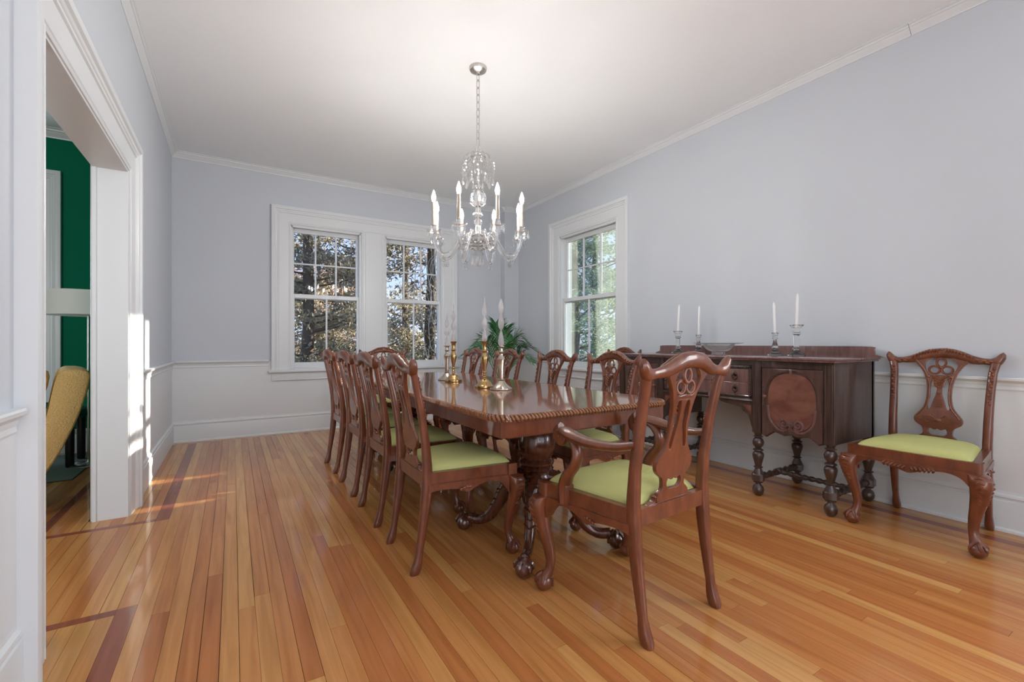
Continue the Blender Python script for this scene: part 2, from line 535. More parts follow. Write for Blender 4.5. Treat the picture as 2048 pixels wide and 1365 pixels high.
# the right-hand crown is laid in two lengths with an open joint
run('trim_9', CROWN, [((XR, YF), (XR, 1.150), (-1, 0)), ((XR, 1.1525), (XR, 5.875), (-1, 0)), ((3.475, 5.875), (XR, 5.875), (0, -1)), ((3.475, 5.875), (3.475, YB), (-1, 0))], HC)
run('trim_10', CROWN, [((XL, YF), (XL, YB), (1, 0))], HC)

# --- casing profile: (distance outward from the opening, projection off the wall)
CAS = [(0.0, 0.0), (0.0, 0.012), (0.010, 0.016), (0.020, 0.012), (0.024, 0.016), (0.125, 0.020), (0.130, 0.027), (0.145, 0.026), (0.150, 0.031), (0.162, 0.034), (0.168, 0.043), (0.190, 0.045), (0.205, 0.042), (0.205, 0.0)]
def casing(b, a0, a1, b0, b1, to3, prof=CAS, sides='LTR'):
    paths = []
    for o, p in prof:
        paths.append([to3(a0 - o, b0, p), to3(a0 - o, b1 + o, p), to3(a1 + o, b1 + o, p), to3(a1 + o, b0, p)])
    rings = [[paths[i][k] for i in range(len(prof))] for k in range(4)]
    b.loft(rings)

# doorway in the left wall: casings on both faces, jambs and head lining
door = S(empty('door_1', (XL, (DY0 + DY1) / 2, 0)))
M_d = Matrix.Translation((-XL, -(DY0 + DY1) / 2, 0))
b = MB(); casing(b, DY0, DY1, 0.0, DH, lambda a, z, p: (XL + p * 1.22, a, z)); b.xf(M_d).build('casing', 'white_paint', door, ang=25)
b = MB(); casing(b, DY0, DY1, 0.0, DH, lambda a, z, p: (XG - p, a, z)); b.xf(M_d).build('casing', 'white_paint', door, ang=25)
for yy, s_ in ((DY0, 1), (DY1, -1)):
    b = MB(); y0, y1 = sorted((yy, yy + 0.012 * s_)); b.box(XG - 0.004, XL + 0.008, y0, y1, 0, DH)
    y0, y1 = sorted((yy, yy + 0.020 * s_)); b.box(XG - 0.004, XG + 0.014, y0, y1, 0, DH)
    b.xf(M_d).build('jamb', 'white_paint', door, smooth=False)
b = MB().box(XG - 0.004, XL + 0.008, DY0 + 0.012, DY1 - 0.012, DH - 0.012, DH); b.xf(M_d).build('head_lining', 'white_paint', door, smooth=False)

# --- double-hung windows -----------------------------------------------------------
def sash(parent, a0, a1, z0, z1, dep, to3, cols, rows, glassm, name, rl, rr, rb, rt):
    # frame with stiles rl, rr, bottom rail rb, top rail rt; muntins; one pane object per light
    th = 0.034
    def bx(mb, p0, p1, q0, q1, d0, d1):
        c0, c1 = to3(p0, q0, d0), to3(p1, q1, d1)
        lo = [min(x, y) for x, y in zip(c0, c1)]; hi = [max(x, y) for x, y in zip(c0, c1)]
        mb.box(lo[0], hi[0], lo[1], hi[1], lo[2], hi[2])
    fr = MB()
    bx(fr, a0, a0 + rl, z0, z1, dep, dep + th); bx(fr, a1 - rr, a1, z0, z1, dep, dep + th)
    bx(fr, a0 + rl, a1 - rr, z0, z0 + rb, dep, dep + th); bx(fr, a0 + rl, a1 - rr, z1 - rt, z1, dep, dep + th)
    f = fr.build(name, 'white_paint', parent, smooth=False, bevel=0.003)
    g0, g1, h0, h1 = a0 + rl, a1 - rr, z0 + rb, z1 - rt
    mw = 0.009
    for c in range(1, cols):
        x = g0 + (g1 - g0) * c / cols
        m_ = MB(); bx(m_, x - mw, x + mw, h0, h1, dep + 0.004, dep + 0.030); m_.build('muntin', 'white_paint', f, smooth=False, bevel=0.003)
    for r in range(1, rows):
        y = h0 + (h1 - h0) * r / rows
        m_ = MB(); bx(m_, g0, g1, y - mw, y + mw, dep + 0.006, dep + 0.028); m_.build('muntin', 'white_paint', f, smooth=False, bevel=0.003)
    for c in range(cols):
        for r in range(rows):
            p0 = g0 + (g1 - g0) * c / cols; p1 = g0 + (g1 - g0) * (c + 1) / cols
            q0 = h0 + (h1 - h0) * r / rows; q1 = h0 + (h1 - h0) * (r + 1) / rows
            m_ = MB(); d_ = dep + 0.018
            vs = [to3(p0, q0, d_), to3(p1, q0, d_), to3(p1, q1, d_), to3(p0, q1, d_)]
            m_.add(vs, [(0, 1, 2, 3)])
            pn = m_.build('pane', glassm, f, smooth=False)
    return f

def dh_window(n, a0, a1, to3, glassm, org):
    w = S(empty('window_%d' % n))
    w.location = org
    t3 = lambda a, z, d: tuple(Vector(to3(a, z, d)) - Vector(org))
    z0, z1 = WZ
    # frame lining the opening (stops and parting beads)
    def bx(mb, p0, p1, q0, q1, d0, d1):
        c0, c1 = t3(p0, q0, d0), t3(p1, q1, d1)
        lo = [min(x, y) for x, y in zip(c0, c1)]; hi = [max(x, y) for x, y in zip(c0, c1)]
        mb.box(lo[0], hi[0], lo[1], hi[1], lo[2], hi[2])
    fr = MB()
    for (p0, p1) in ((a0, a0 + 0.010), (a1 - 0.010, a1)):
        bx(fr, p0, p1, z0, z1, 0, 0.19)
    bx(fr, a0, a1, z1 - 0.010, z1, 0, 0.19); bx(fr, a0, a1, z0, z0 + 0.012, 0, 0.2)
    for (p0, p1) in ((a0 + 0.010, a0 + 0.022), (a1 - 0.022, a1 - 0.010)):
        bx(fr, p0, p1, z0, z1, 0.002, 0.030); bx(fr, p0, p1, 1.66, z1, 0.070, 0.082)
    bx(fr, a0, a1, z1 - 0.026, z1 - 0.010, 0.002, 0.030)
    fr.build('frame', 'white_paint', w, smooth=False)
    sash(w, a0 + 0.011, a1 - 0.011, z0 + 0.012, 1.655, 0.034, t3, 2, 1, glassm, 'lower_sash', 0.036, 0.036, 0.066, 0.048)
    u = sash(w, a0 + 0.011, a1 - 0.011, 1.600, z1 - 0.012, 0.084, t3, 3, 2, glassm, 'upper_sash', 0.036, 0.036, 0.060, 0.060)
    lk = MB(); c = t3((a0 + a1) / 2, 1.662, 0.05)
    lk.ball(c, 0.016, sc=(1, 1, 0.6)); lk.tube([c, tuple(Vector(c) + Vector((0.02, -0.02, 0.006)))], 0.005)
    lk.build('sash_lock', 'white_paint', w)
    return w
dh_window(1, *W1, lambda a, z, d: (a, YB + d, z), 'window_glass', (1.0, YB, WZ[0]))
dh_window(2, *W2, lambda a, z, d: (a, YB + d, z), 'window_glass', (2.12, YB, WZ[0]))
dh_window(3, *W3, lambda a, z, d: (XR + d, a, z), 'dusty_glass', (XR, 4.3, WZ[0]))
# casings, stools and aprons
def win_trim(n, a0, a1, to3, mull=None):
    b = MB(); casing(b, a0, a1, WZ[0] - 0.01, WZ[1], lambda a, z, p: to3(a, z, -p))
    if mull:
        prof = [(0, 0), (0, 0.012), (0.010, 0.016), (0.020, 0.012), (0.024, 0.016), (0.045, 0.018), (0.05, 0.024), (0.255, 0.024), (0.26, 0.018), (0.281, 0.016), (0.285, 0.012), (0.295, 0.016), (0.305, 0.012), (0.305, 0)]
        r = [[to3(mull[0] + o * (mull[1] - mull[0]) / 0.305, z, -p) for o, p in prof] for z in (WZ[0] - 0.01, WZ[1] + 0.01)]
        b.loft(r)
    t = S(empty('trim_%d' % n)); b.build('casing', 'white_paint', t, ang=25)
    def bx(p0, p1, q0, q1, d0, d1):
        c0, c1 = to3(p0, q0, d0), to3(p1, q1, d1)
        lo = [min(x, y) for x, y in zip(c0, c1)]; hi = [max(x, y) for x, y in zip(c0, c1)]
        return MB().box(lo[0], hi[0], lo[1], hi[1], lo[2], hi[2])
    bx(a0 - 0.235, a1 + 0.235, WZ[0] - 0.034, WZ[0], -0.062, 0.02).build('stool', 'white_paint', t, bevel=0.008)
    bx(a0 - 0.205, a1 + 0.205, WZ[0] - 0.120, WZ[0] - 0.034, -0.020, 0).build('apron', 'white_paint', t, bevel=0.004)
    bx(a0 - 0.205, a1 + 0.205, WZ[0] - 0.130, WZ[0] - 0.108, -0.028, 0).build('apron_moulding', 'white_paint', t, bevel=0.006)
win_trim(11, W1[0], W2[1], lambda a, z, d: (a, YB + d, z), (W1[1], W2[0]))
win_trim(12, W3[0], W3[1], lambda a, z, d: (XR + d, a, z))

# unseen windows made up behind the camera to go with the fill lamps
def added_window(n, loc, rz, width, height, cols):
    w = S(empty('window_%d' % n, loc, rz))
    b = MB(); h2 = width / 2
    for k in range(cols + 1):
        x = -h2 + width * k / cols
        b.box(x - 0.030, x + 0.030, -0.08, -0.03, 0, height)
    for z in (0.0, height / 2 - 0.02, height - 0.05):
        b.box(-h2, h2, -0.08, -0.03, z, z + 0.05)
    b.build('frame', 'white_paint', w, smooth=False)
    for k in range(cols):
        x = -h2 + width * k / cols; x2 = x + width / cols
        MB().add([(x, -0.055, 0), (x2, -0.055, 0), (x2, -0.055, height), (x, -0.055, height)], [(0, 1, 2, 3)]).build('pane', 'window_glass', w, smooth=False)
added_window(4, (0.45, YF, WRZ[0]), 0, 1.74, WRZ[1] - WRZ[0], 2)
added_window(6, (XR, -1.19, WRZ[0]), PI / 2, 1.74, WRZ[1] - WRZ[0], 2)

# electrical outlet on the left baseboard
o = empty('wall_outlet', (XL + 0.0215, 4.36, 0.085))
MB().box(0, 0.005, -0.035, 0.035, -0.056, 0.056).build('cover_plate', 'outlet', o, bevel=0.002)
for z in (-0.024, 0.024):
    MB().box(0.004, 0.0065, -0.015, 0.015, z - 0.014, z + 0.014).build('socket', 'white_paint', o, bevel=0.001)
tag(o, 'white electrical outlet plate set in the baseboard beside the doorway', 'outlet')

# ------------------------------------------------------------------ floor: strips laid one by one
floor = S(MB().box(-4.6, XR, YF, YB, -0.06, -0.0125).build('floor', 'subfloor', None, smooth=False))
_pl = MB().box(-0.5, 0.5, 0, 1, -0.0125, 0).build('plank_master', 'oak_strip', None, smooth=False)
PLANK = _pl.data; bpy.data.objects.remove(_pl)
PLANK_I = PLANK.copy(); PLANK_I.materials.clear(); PLANK_I.materials.append(MATS['inlay_strip'])
NPL = 0
def plank(xc, y0, w, ln, inlay=False, along_x=False):
    global NPL
    o = bpy.data.objects.new('inlay_strip' if inlay else 'plank', PLANK_I if inlay else PLANK)
    COL.objects.link(o); o.parent = floor
    o.location = (xc, y0, random.uniform(-0.0002, 0.0))
    gap = random.choice([0.0007, 0.0009, 0.0010, 0.0020])
    o.scale = (w - gap, ln - 0.001, 1)
    if along_x:
        o.rotation_euler = (0, 0, -PI / 2)
    NPL += 1
    return o
def row(xc, w, y0, y1, lo=1.3, hi=3.6, first=None):
    y = y0
    f = True
    while y < y1 - 0.02:
        L = random.uniform(lo, hi)
        if f: L *= random.uniform(0.35, 1); f = False
        if y1 - (y + L) < 0.7: L = y1 - y
        plank(xc, y, w, L); y += L
Y0F = -0.1
YE = 5.87
nB = 66; wB = (3.485 + 0.328) / nB
for i in range(nB):
    row(-0.328 + wB * (i + 0.5), wB, Y0F, YE)
for xc, w_, in ((3.5175, 0.065),):
    for y0, y1 in ((Y0F, 2.4), (2.4, YE)): plank(xc, y0, w_, y1 - y0, True)
for i in range(3):
    row(3.55 + 0.05 * (i + 0.5), 0.05, Y0F, YE, 2.4, 4)
# border by the left wall
for y0, y1 in ((3.415, YE), (Y0F, 2.365)):
    plank(-0.3605, y0, 0.065, y1 - y0, True)
for i in range(3):
    row(-0.393 - 0.0535 * (i + 0.5), 0.0535, 3.46, YE, 1.5, 3)
    row(-0.393 - 0.0535 * (i + 0.5), 0.0535, Y0F, 2.32, 1.5, 3)
plank(-0.393, 3.4375, 0.045, 0.50, True, True).rotation_euler = (0, 0, PI / 2)
plank(-0.393, 2.3425, 0.045, 0.50, True, True).rotation_euler = (0, 0, PI / 2)
# strips through the doorway
for i in range(3):
    plank(-0.553 - 0.060 * (i + 0.5), 3.46, 0.060, 0.16)
row(-0.3605, 0.065, 2.365, 3.415, 2, 3)
for i in range(9):
    row(-0.393 - 0.0555 * (i + 0.5), 0.0555, 2.365, 3.415, 2, 3)
for i in range(2):
    plank(-0.5545, 2.14 + 0.09 * (i + 0.5), 0.088, 0.335, False, True).rotation_euler = (0, 0, PI / 2)
for k in range(2):     # boards along the back wall
    x = XL + 0.02
    while x < 3.46:
        L = min(random.uniform(1.4, 2.6), 3.47 - x)
        plank(x, YE + 0.055 * (k + 0.5), 0.055, L, False, True); x += L
# the next room: strip, then boards
plank(-0.9125, 3.46, 0.045, 2.5, True)
plank(-0.914, 2.2, 0.041, 1.26)
for i in range(3):
    row(-0.735 - 0.052 * (i + 0.5), 0.052, 3.46, 5.98, 1.5, 2.6)
for i in range(9):
    row(-0.935 - 0.058 * (i + 0.5), 0.058, 2.2, 5.98, 2.5, 4)
# boards that no view in front of the camera shows: one mesh each
b = MB()
for i in range(74):
    x = XL + 0.0578 * i; b.box(x, x + 0.0568, YF, Y0F - 0.002, -0.0125, 0)
o = b.build('plank_field', 'oak_strip', floor, smooth=False); o['kind'] = 'stuff'
b = MB()
for i in range(54):
    x = -4.59 + 0.058 * i
    b.box(x, x + 0.057, 1.0, 5.98, -0.0125, 0)
o = b.build('plank_field', 'oak_strip', floor, smooth=False); o['kind'] = 'stuff'

# ------------------------------------------------------------------ the green room beyond the doorway
GX0, GY0, GW = -4.6, 1.0, (-2.55, -1.61)
wall_boxes('wall_green_back', [(GX0, GW[0], YB, YB + WT, -0.1, HC), (GW[1], XG, YB, YB + WT, -0.1, HC), (GW[0], GW[1], YB, YB + WT, -0.1, 0.5), (GW[0], GW[1], YB, YB + WT, 2.50, HC)], 'green_paint')
wall_boxes('wall_green_side', [(GX0 - 0.15, GX0, GY0, YB, -0.1, HC), (GX0, -3.28, GY0 - 0.15, GY0, -0.1, HC), (-1.92, XG, GY0 - 0.15, GY0, -0.1, HC), (-3.28, -1.92, GY0 - 0.15, GY0, -0.1, 0.72), (-3.28, -1.92, GY0 - 0.15, GY0, 2.48, HC)], 'green_paint')  # south opening added for the fill lamp
wall_boxes('wall_green_right', [(XG - 0.003, XG, GY0, DY0 - 0.21, 0, HC), (XG - 0.003, XG, DY1 + 0.21, YB, 0, HC), (XG - 0.003, XG, DY0 - 0.21, DY1 + 0.21, DH + 0.21, HC)], 'green_paint')
wall_boxes('ceiling_green_room', [(GX0, XG, GY0, YB, HC, HC + 0.12)], 'ceiling_paint')
run('baseboard_green_back', BASE, [((GX0, YB), (XG - 0.004, YB), (0, -1))], 0)
run('trim_13', [(a * 1.3, c * 1.3) for a, c in CROWN], [((GX0, YB), (XG - 0.004, YB), (0, -1))], HC)
t = S(empty('window_5', (-2.08, YB, 0.5)))
b = MB(); casing(b, GW[0], GW[1], 0.5, 2.5, lambda a, z, p: (a + 2.08, -p, z - 0.5)); b.build('casing', 'white_paint', t, ang=25)
MB().box(-0.47, 0.47, 0.05, 0.09, 0, 0.07).box(-0.47, 0.47, 0.05, 0.09, 1.93, 2.0).box(-0.47, 0.47, 0.05, 0.09, 0.97, 1.03).box(-0.47, -0.42, 0.05, 0.09, 0, 2).box(0.42, 0.47, 0.05, 0.09, 0, 2).build('frame', 'white_paint', t, smooth=False)
MB().add([(-0.45, 0.07, 0), (0.45, 0.07, 0), (0.45, 0.07, 2), (-0.45, 0.07, 2)], [(0, 1, 2, 3)]).build('pane', 'window_glass', t, smooth=False)

# ================================================================== CHAIRS
LZ = [0.0, 0.06, 0.20, 0.34, 0.43, 0.50, 0.60, 0.75, 0.90, 1.02]
LY = [-0.262, -0.250, -0.228, -0.212, -0.206, -0.207, -0.215, -0.237, -0.270, -0.298]
def lean(z):
    return interp(z, LZ, LY)
def post_x(z):
    return interp(z, [0, 0.43, 0.55, 0.75, 0.88, 0.95], [0.193, 0.195, 0.196, 0.199, 0.205, 0.216])

def claw_foot(b, c, r, d):
    # ball gripped by claws; d = outward direction (unit, x-y)
    b.ball((c[0], c[1], r * 0.98), r, 12, 8)
    ang0 = math.atan2(d[1], d[0])
    for k in range(4):
        a = ang0 + (-0.95, -0.3, 0.3, 0.95)[k] * 1.15
        if k in (0, 3): a = ang0 + (-1.5 if k == 0 else 1.5)
        pts = []
        for t in (0.15, 0.5, 0.85, 1.2, 1.5):
            rr = r * 1.03
            pts.append((c[0] + rr * math.sin(t) * math.cos(a), c[1] + rr * math.sin(t) * math.sin(a), r * 0.98 + rr * math.cos(t) * 1.02))
        b.tube(pts, [r * 0.30, r * 0.27, r * 0.23, r * 0.24, r * 0.10], 6)
    pts = [(c[0] - d[0] * r * 0.2, c[1] - d[1] * r * 0.2, r * 2.0), (c[0] - d[0] * r * 0.85, c[1] - d[1] * r * 0.85, r * 1.5), (c[0] - d[0] * r * 1.0, c[1] - d[1] * r * 1.0, r * 0.5)]
    b.tube(pts, [r * 0.4, r * 0.34, r * 0.12], 6)

def cabriole(sx, X0, Y0, ztop=0.462):
    # front leg; corner of the seat frame at (sx*X0, Y0)
    b = MB()
    d = (sx * 0.7071, 0.7071)
    st = [(ztop, 0.0, 0.027, 5), (0.408, 0.0, 0.027, 5), (0.403, 0.012, 0.036, 3.4), (0.385, 0.027, 0.041, 2.8), (0.352, 0.032, 0.040, 2.5), (0.30, 0.024, 0.034, 2.4), (0.24, 0.008, 0.0275, 2.3),
          (0.18, -0.008, 0.0225, 2.2), (0.13, -0.015, 0.0190, 2.1), (0.098, -0.012, 0.0185, 2), (0.078, -0.003, 0.022, 2), (0.058, 0.006, 0.027, 2)]
    rings = [sup(sx * X0 + d[0] * o, Y0 + d[1] * o, z, r, r, 16, p) for z, o, r, p in st]
    b.loft(rings)
    fc = (sx * X0 + d[0] * 0.012, Y0 + d[1] * 0.012)
    claw_foot(b, fc, 0.035, d)
    # knee carving: fanned leaf ribs on the outer faces
    for face in (0, 1):
        for k in range(7):
            z = 0.392 - 0.021 * k
            o = interp(z, [0.24, 0.30, 0.352, 0.385, 0.403], [0.008, 0.024, 0.032, 0.027, 0.012]); r = interp(z, [0.24, 0.30, 0.352, 0.385, 0.403], [0.0275, 0.034, 0.040, 0.041, 0.036])
            cx, cy = sx * X0 + d[0] * o, Y0 + d[1] * o
            w = r * (0.80 - 0.06 * k)
            if face == 0:   # front face (y+)
                p = [(cx + sx * w * 0.9, cy + r * 0.72, z - 0.006), (cx + sx * w * 0.2, cy + r * 1.0, z + 0.004), (cx - sx * w * 0.5, cy + r * 0.93, z - 0.004)]
            else:
                p = [(cx + sx * r * 0.72, cy + w * 0.9, z - 0.006), (cx + sx * r * 1.0, cy + w * 0.2, z + 0.004), (cx + sx * r * 0.93, cy - w * 0.5, z - 0.004)]
            b.tube(p, [0.004, 0.0065, 0.003], 5)
    return b

SPL_OUT = [(0.0, 0.460), (0.05, 0.460), (0.086, 0.462), (0.080, 0.487), (0.062, 0.505), (0.060, 0.525), (0.066, 0.548), (0.090, 0.568), (0.099, 0.585), (0.097, 0.606), (0.075, 0.640), (0.060, 0.668),
           (0.052, 0.708), (0.050, 0.750), (0.053, 0.800), (0.065, 0.855), (0.084, 0.897), (0.106, 0.930), (0.118, 0.948), (0.095, 0.962), (0.05, 0.975), (0.0, 0.980)]
def smooth_half(pts, k=4):
    return catmull(pts, k)
def splat_mesh():
    out = mirror_loop(smooth_half(SPL_OUT))
    h0 = mirror_loop(smooth_half([(0.0, 0.856), (0.034, 0.852), (0.054, 0.866), (0.068, 0.896), (0.070, 0.926), (0.045, 0.955), (0.0, 0.966)]))
    slot = catmull([(0.018, 0.838), (0.036, 0.828), (0.040, 0.780), (0.040, 0.725), (0.048, 0.680), (0.046, 0.654), (0.033, 0.656), (0.022, 0.700), (0.010, 0.748), (0.009, 0.800)], 4, True)
    slot2 = [(-u, v) for u, v in slot]
    h2 = mirror_loop(smooth_half([(0.0, 0.500), (0.028, 0.502), (0.042, 0.520), (0.034, 0.544), (0.014, 0.536), (0.0, 0.544)]))
    me = pierced(out, [h0, slot, slot2, h2], 0.0065, 0.002)
    return remap(me, lambda x, y, z: (x, lean(y) + 0.004 - 0.010 * (1 - (x / 0.2) ** 2) + 0.0 + z, y))
def splat_carving():
    b = MB()
    yo = lambda u, v: lean(v) + 0.004 - 0.010 * (1 - (u / 0.2) ** 2)
    ring = lambda cu, cv, ru, rv, n=18: [(cu + ru * math.cos(2 * PI * k / n), yo(cu, cv) + 0.001, cv + rv * math.sin(2 * PI * k / n)) for k in range(n)]
    b.tube(ring(0, 0.930, 0.019, 0.026), 0.0062, 6, cyclic=True)
    for s in (-1, 1):
        b.tube(ring(s * 0.027, 0.886, 0.023, 0.023), 0.0062, 6, cyclic=True)
        # bead along the outer strap and leaf ribs, in relief on the front
        pts = [(s * (u - 0.009), yo(u, v) + 0.0085, v) for u, v in catmull(SPL_OUT[9:19], 3)]
        b.tube(pts, 0.0042, 5)
        for k in range(4):
            v = 0.838 - 0.016 * k
            b.tube([(0, yo(0, v) + 0.009, v - 0.012), (s * 0.016, yo(0, v) + 0.011, v + 0.002), (s * (0.034 - 0.004 * k), yo(0, v) + 0.009, v + 0.018)], [0.004, 0.0065, 0.0035], 5)
        b.ball((s * 0.048, yo(0.05, 0.846) + 0.006, 0.846), 0.010, 8, 6)
        b.tube([(s * 0.010, yo(0, .62) + 0.009, 0.60), (s * 0.035, yo(0, .62) + 0.011, 0.615), (s * 0.070, yo(0, .62) + 0.009, 0.605)], [0.005, 0.009, 0.004], 5)
        b.tube([(s * 0.012, yo(0, .59) + 0.009, 0.582), (s * 0.04, yo(0, .59) + 0.011, 0.575), (s * 0.080, yo(0, .59) + 0.009, 0.588)], [0.004, 0.006, 0.003], 5)
    b.ball((0, yo(0, 0.905) + 0.002, 0.902), 0.0085, 8, 6)
    b.ball((0, yo(0, 0.752) + 0.006, 0.752), 0.013, 8, 6, (1, 0.6, 1))
    for k in range(6):
        v = 0.735 - 0.013 * k
        b.tube([(-0.008 - 0.002 * k, yo(0, v) + 0.0085, v), (0.008 + 0.002 * k, yo(0, v) + 0.0085, v)], 0.0028, 5)
    b.ball((0, yo(0, 0.592) + 0.008, 0.592), 0.016, 8, 6, (1.2, 0.5, 0.8))
    return b
CRU = [0.0, 0.05, 0.09, 0.12, 0.145, 0.170, 0.195, 0.212, 0.228, 0.240, 0.248]
CRT = [1.019, 1.013, 0.995, 0.978, 0.968, 0.961, 0.959, 0.969, 0.989, 0.997, 0.982]
CRB = [0.958, 0.953, 0.939, 0.927, 0.925, 0.926, 0.921, 0.914, 0.920, 0.938, 0.958]
CRH = [0.024, 0.024, 0.022, 0.019, 0.0155, 0.0150, 0.0165, 0.0195, 0.021, 0.018, 0.009]
def crest():
    b = MB(); rings = []
    N = 56
    for i in range(N + 1):
        u = -0.248 + 0.496 * i / N
        a = abs(u)
        t, bo, h = interp(a, CRU, CRT), interp(a, CRU, CRB), interp(a, CRU, CRH)
        zc, hz = (t + bo) / 2, (t - bo) / 2
        yc = lean(zc) - 0.010 * (1 - (a / 0.25) ** 2)
        ring = []
        for j in range(14):
            an = 2 * PI * j / 14
            c, s_ = math.cos(an), math.sin(an)
            ring.append((u, yc + h * math.copysign(abs(c) ** 0.8, c) - 0.12 * hz * s_, zc + hz * math.copysign(abs(s_) ** 0.8, s_)))
        rings.append(ring)
    b.loft(rings)
    return b
def crest_carving():
    b = MB()
    for s in (-1, 1):
        for k in range(9):
            u = 0.010 + 0.0135 * k
            t = interp(u, CRU, CRT); z = t - 0.016; y = lean(z) - 0.010 * (1 - (u / 0.25) ** 2) + interp(u, CRU, CRH)
            b.tube([(s * u, y - 0.006, z + 0.012), (s * (u + 0.008), y + 0.002, z + 0.001), (s * (u + 0.002), y - 0.001, z - 0.018)], [0.005, 0.0085, 0.004], 5)
        for k in range(5):
            u = 0.145 + 0.013 * k
            zc = (interp(u, CRU, CRT) + interp(u, CRU, CRB)) / 2; y = lean(zc) + interp(u, CRU, CRH) - 0.010 * (1 - (u / 0.25) ** 2)
            b.ball((s * u, y + 0.001, zc + 0.004 * (-1) ** k), 0.0085, 7, 5, (1.2, 0.7, 0.8))
        # flower chain down the stile face
        for k in range(13):
            z = 0.905 - 0.0165 * k
            x = post_x(z)
            b.ball((s * x + (0.004 if k % 2 else -0.004), lean(z) + 0.0178, z), 0.0080 - 0.0002 * k, 6, 5, (1, 0.75, 1.25))
    b.tube([(-0.014, lean(1.0) + 0.004, 1.006), (0.0, lean(1.0) + 0.008, 1.013), (0.014, lean(1.0) + 0.004, 1.006)], [0.004, 0.007, 0.004], 6)
    # leaf twist over the back of the crest
    for k in (-1, 0, 1):
        b.tube([(0.012 * k + 0.012, lean(1.0) - 0.024, 0.998), (0.012 * k, lean(1.0) - 0.016, 1.013), (0.012 * k - 0.010, lean(1.0) - 0.002, 1.016)], [0.003, 0.005, 0.003], 5)
    return b
def back_post(s):
    b = MB(); rings = []
    zs = [0.0, 0.012, 0.03, 0.055, 0.09, 0.16, 0.25, 0.34, 0.40, 0.43, 0.50, 0.60, 0.70, 0.80, 0.88, 0.93, 0.955]
    hx = [0.0150, 0.0175, 0.0185, 0.0165, 0.0140, 0.0155, 0.0175, 0.0190, 0.0195, 0.0195, 0.0190, 0.0185, 0.0180, 0.0175, 0.0180, 0.0190, 0.0190]
    hy = [0.0190, 0.0230, 0.0240, 0.0205, 0.0165, 0.0185, 0.0215, 0.0245, 0.0250, 0.0245, 0.0225, 0.0195, 0.0180, 0.0165, 0.0155, 0.0150, 0.0140]
    for z, a, c in zip(zs, hx, hy):
        y = lean(z) - (0.006 * max(0, 1 - z / 0.05))
        rings.append(sup(s * post_x(z), y, z, a, c, 14, 3.2))
    b.loft(rings)
    return b
def rail_prism(p0, p1, lower, ztop, th):
    # vertical board from p0 to p1 (x,y), lower edge points (t, z), thickness th inward/outward
    a, c = Vector((*p0, 0)), Vector((*p1, 0))
    d = (c - a); nrm = Vector((-d.y, d.x, 0)).normalized() * (th / 2)
    b = MB(); n = len(lower)
    vs = []
    for t, z in lower:
        q = a + d * t
        for off in (-1, 1):
            vs.append(tuple(q + nrm * off + Vector((0, 0, z))))
            vs.append(tuple(q + nrm * off + Vector((0, 0, ztop))))
    fs = []
    for i in range(n - 1):
        o, p = 4 * i, 4 * (i + 1)
        fs += [(o, p, p + 1, o + 1), (o + 2, o + 3, p + 3, p + 2), (o, o + 2, p + 2, p), (o + 1, p + 1, p + 3, o + 3)]
    fs += [(0, 1, 3, 2), (4 * n - 4, 4 * n - 2, 4 * n - 1, 4 * n - 3)]
    return b.add(vs, fs)
FX, FY = 0.236, 0.222         # front leg corner centres
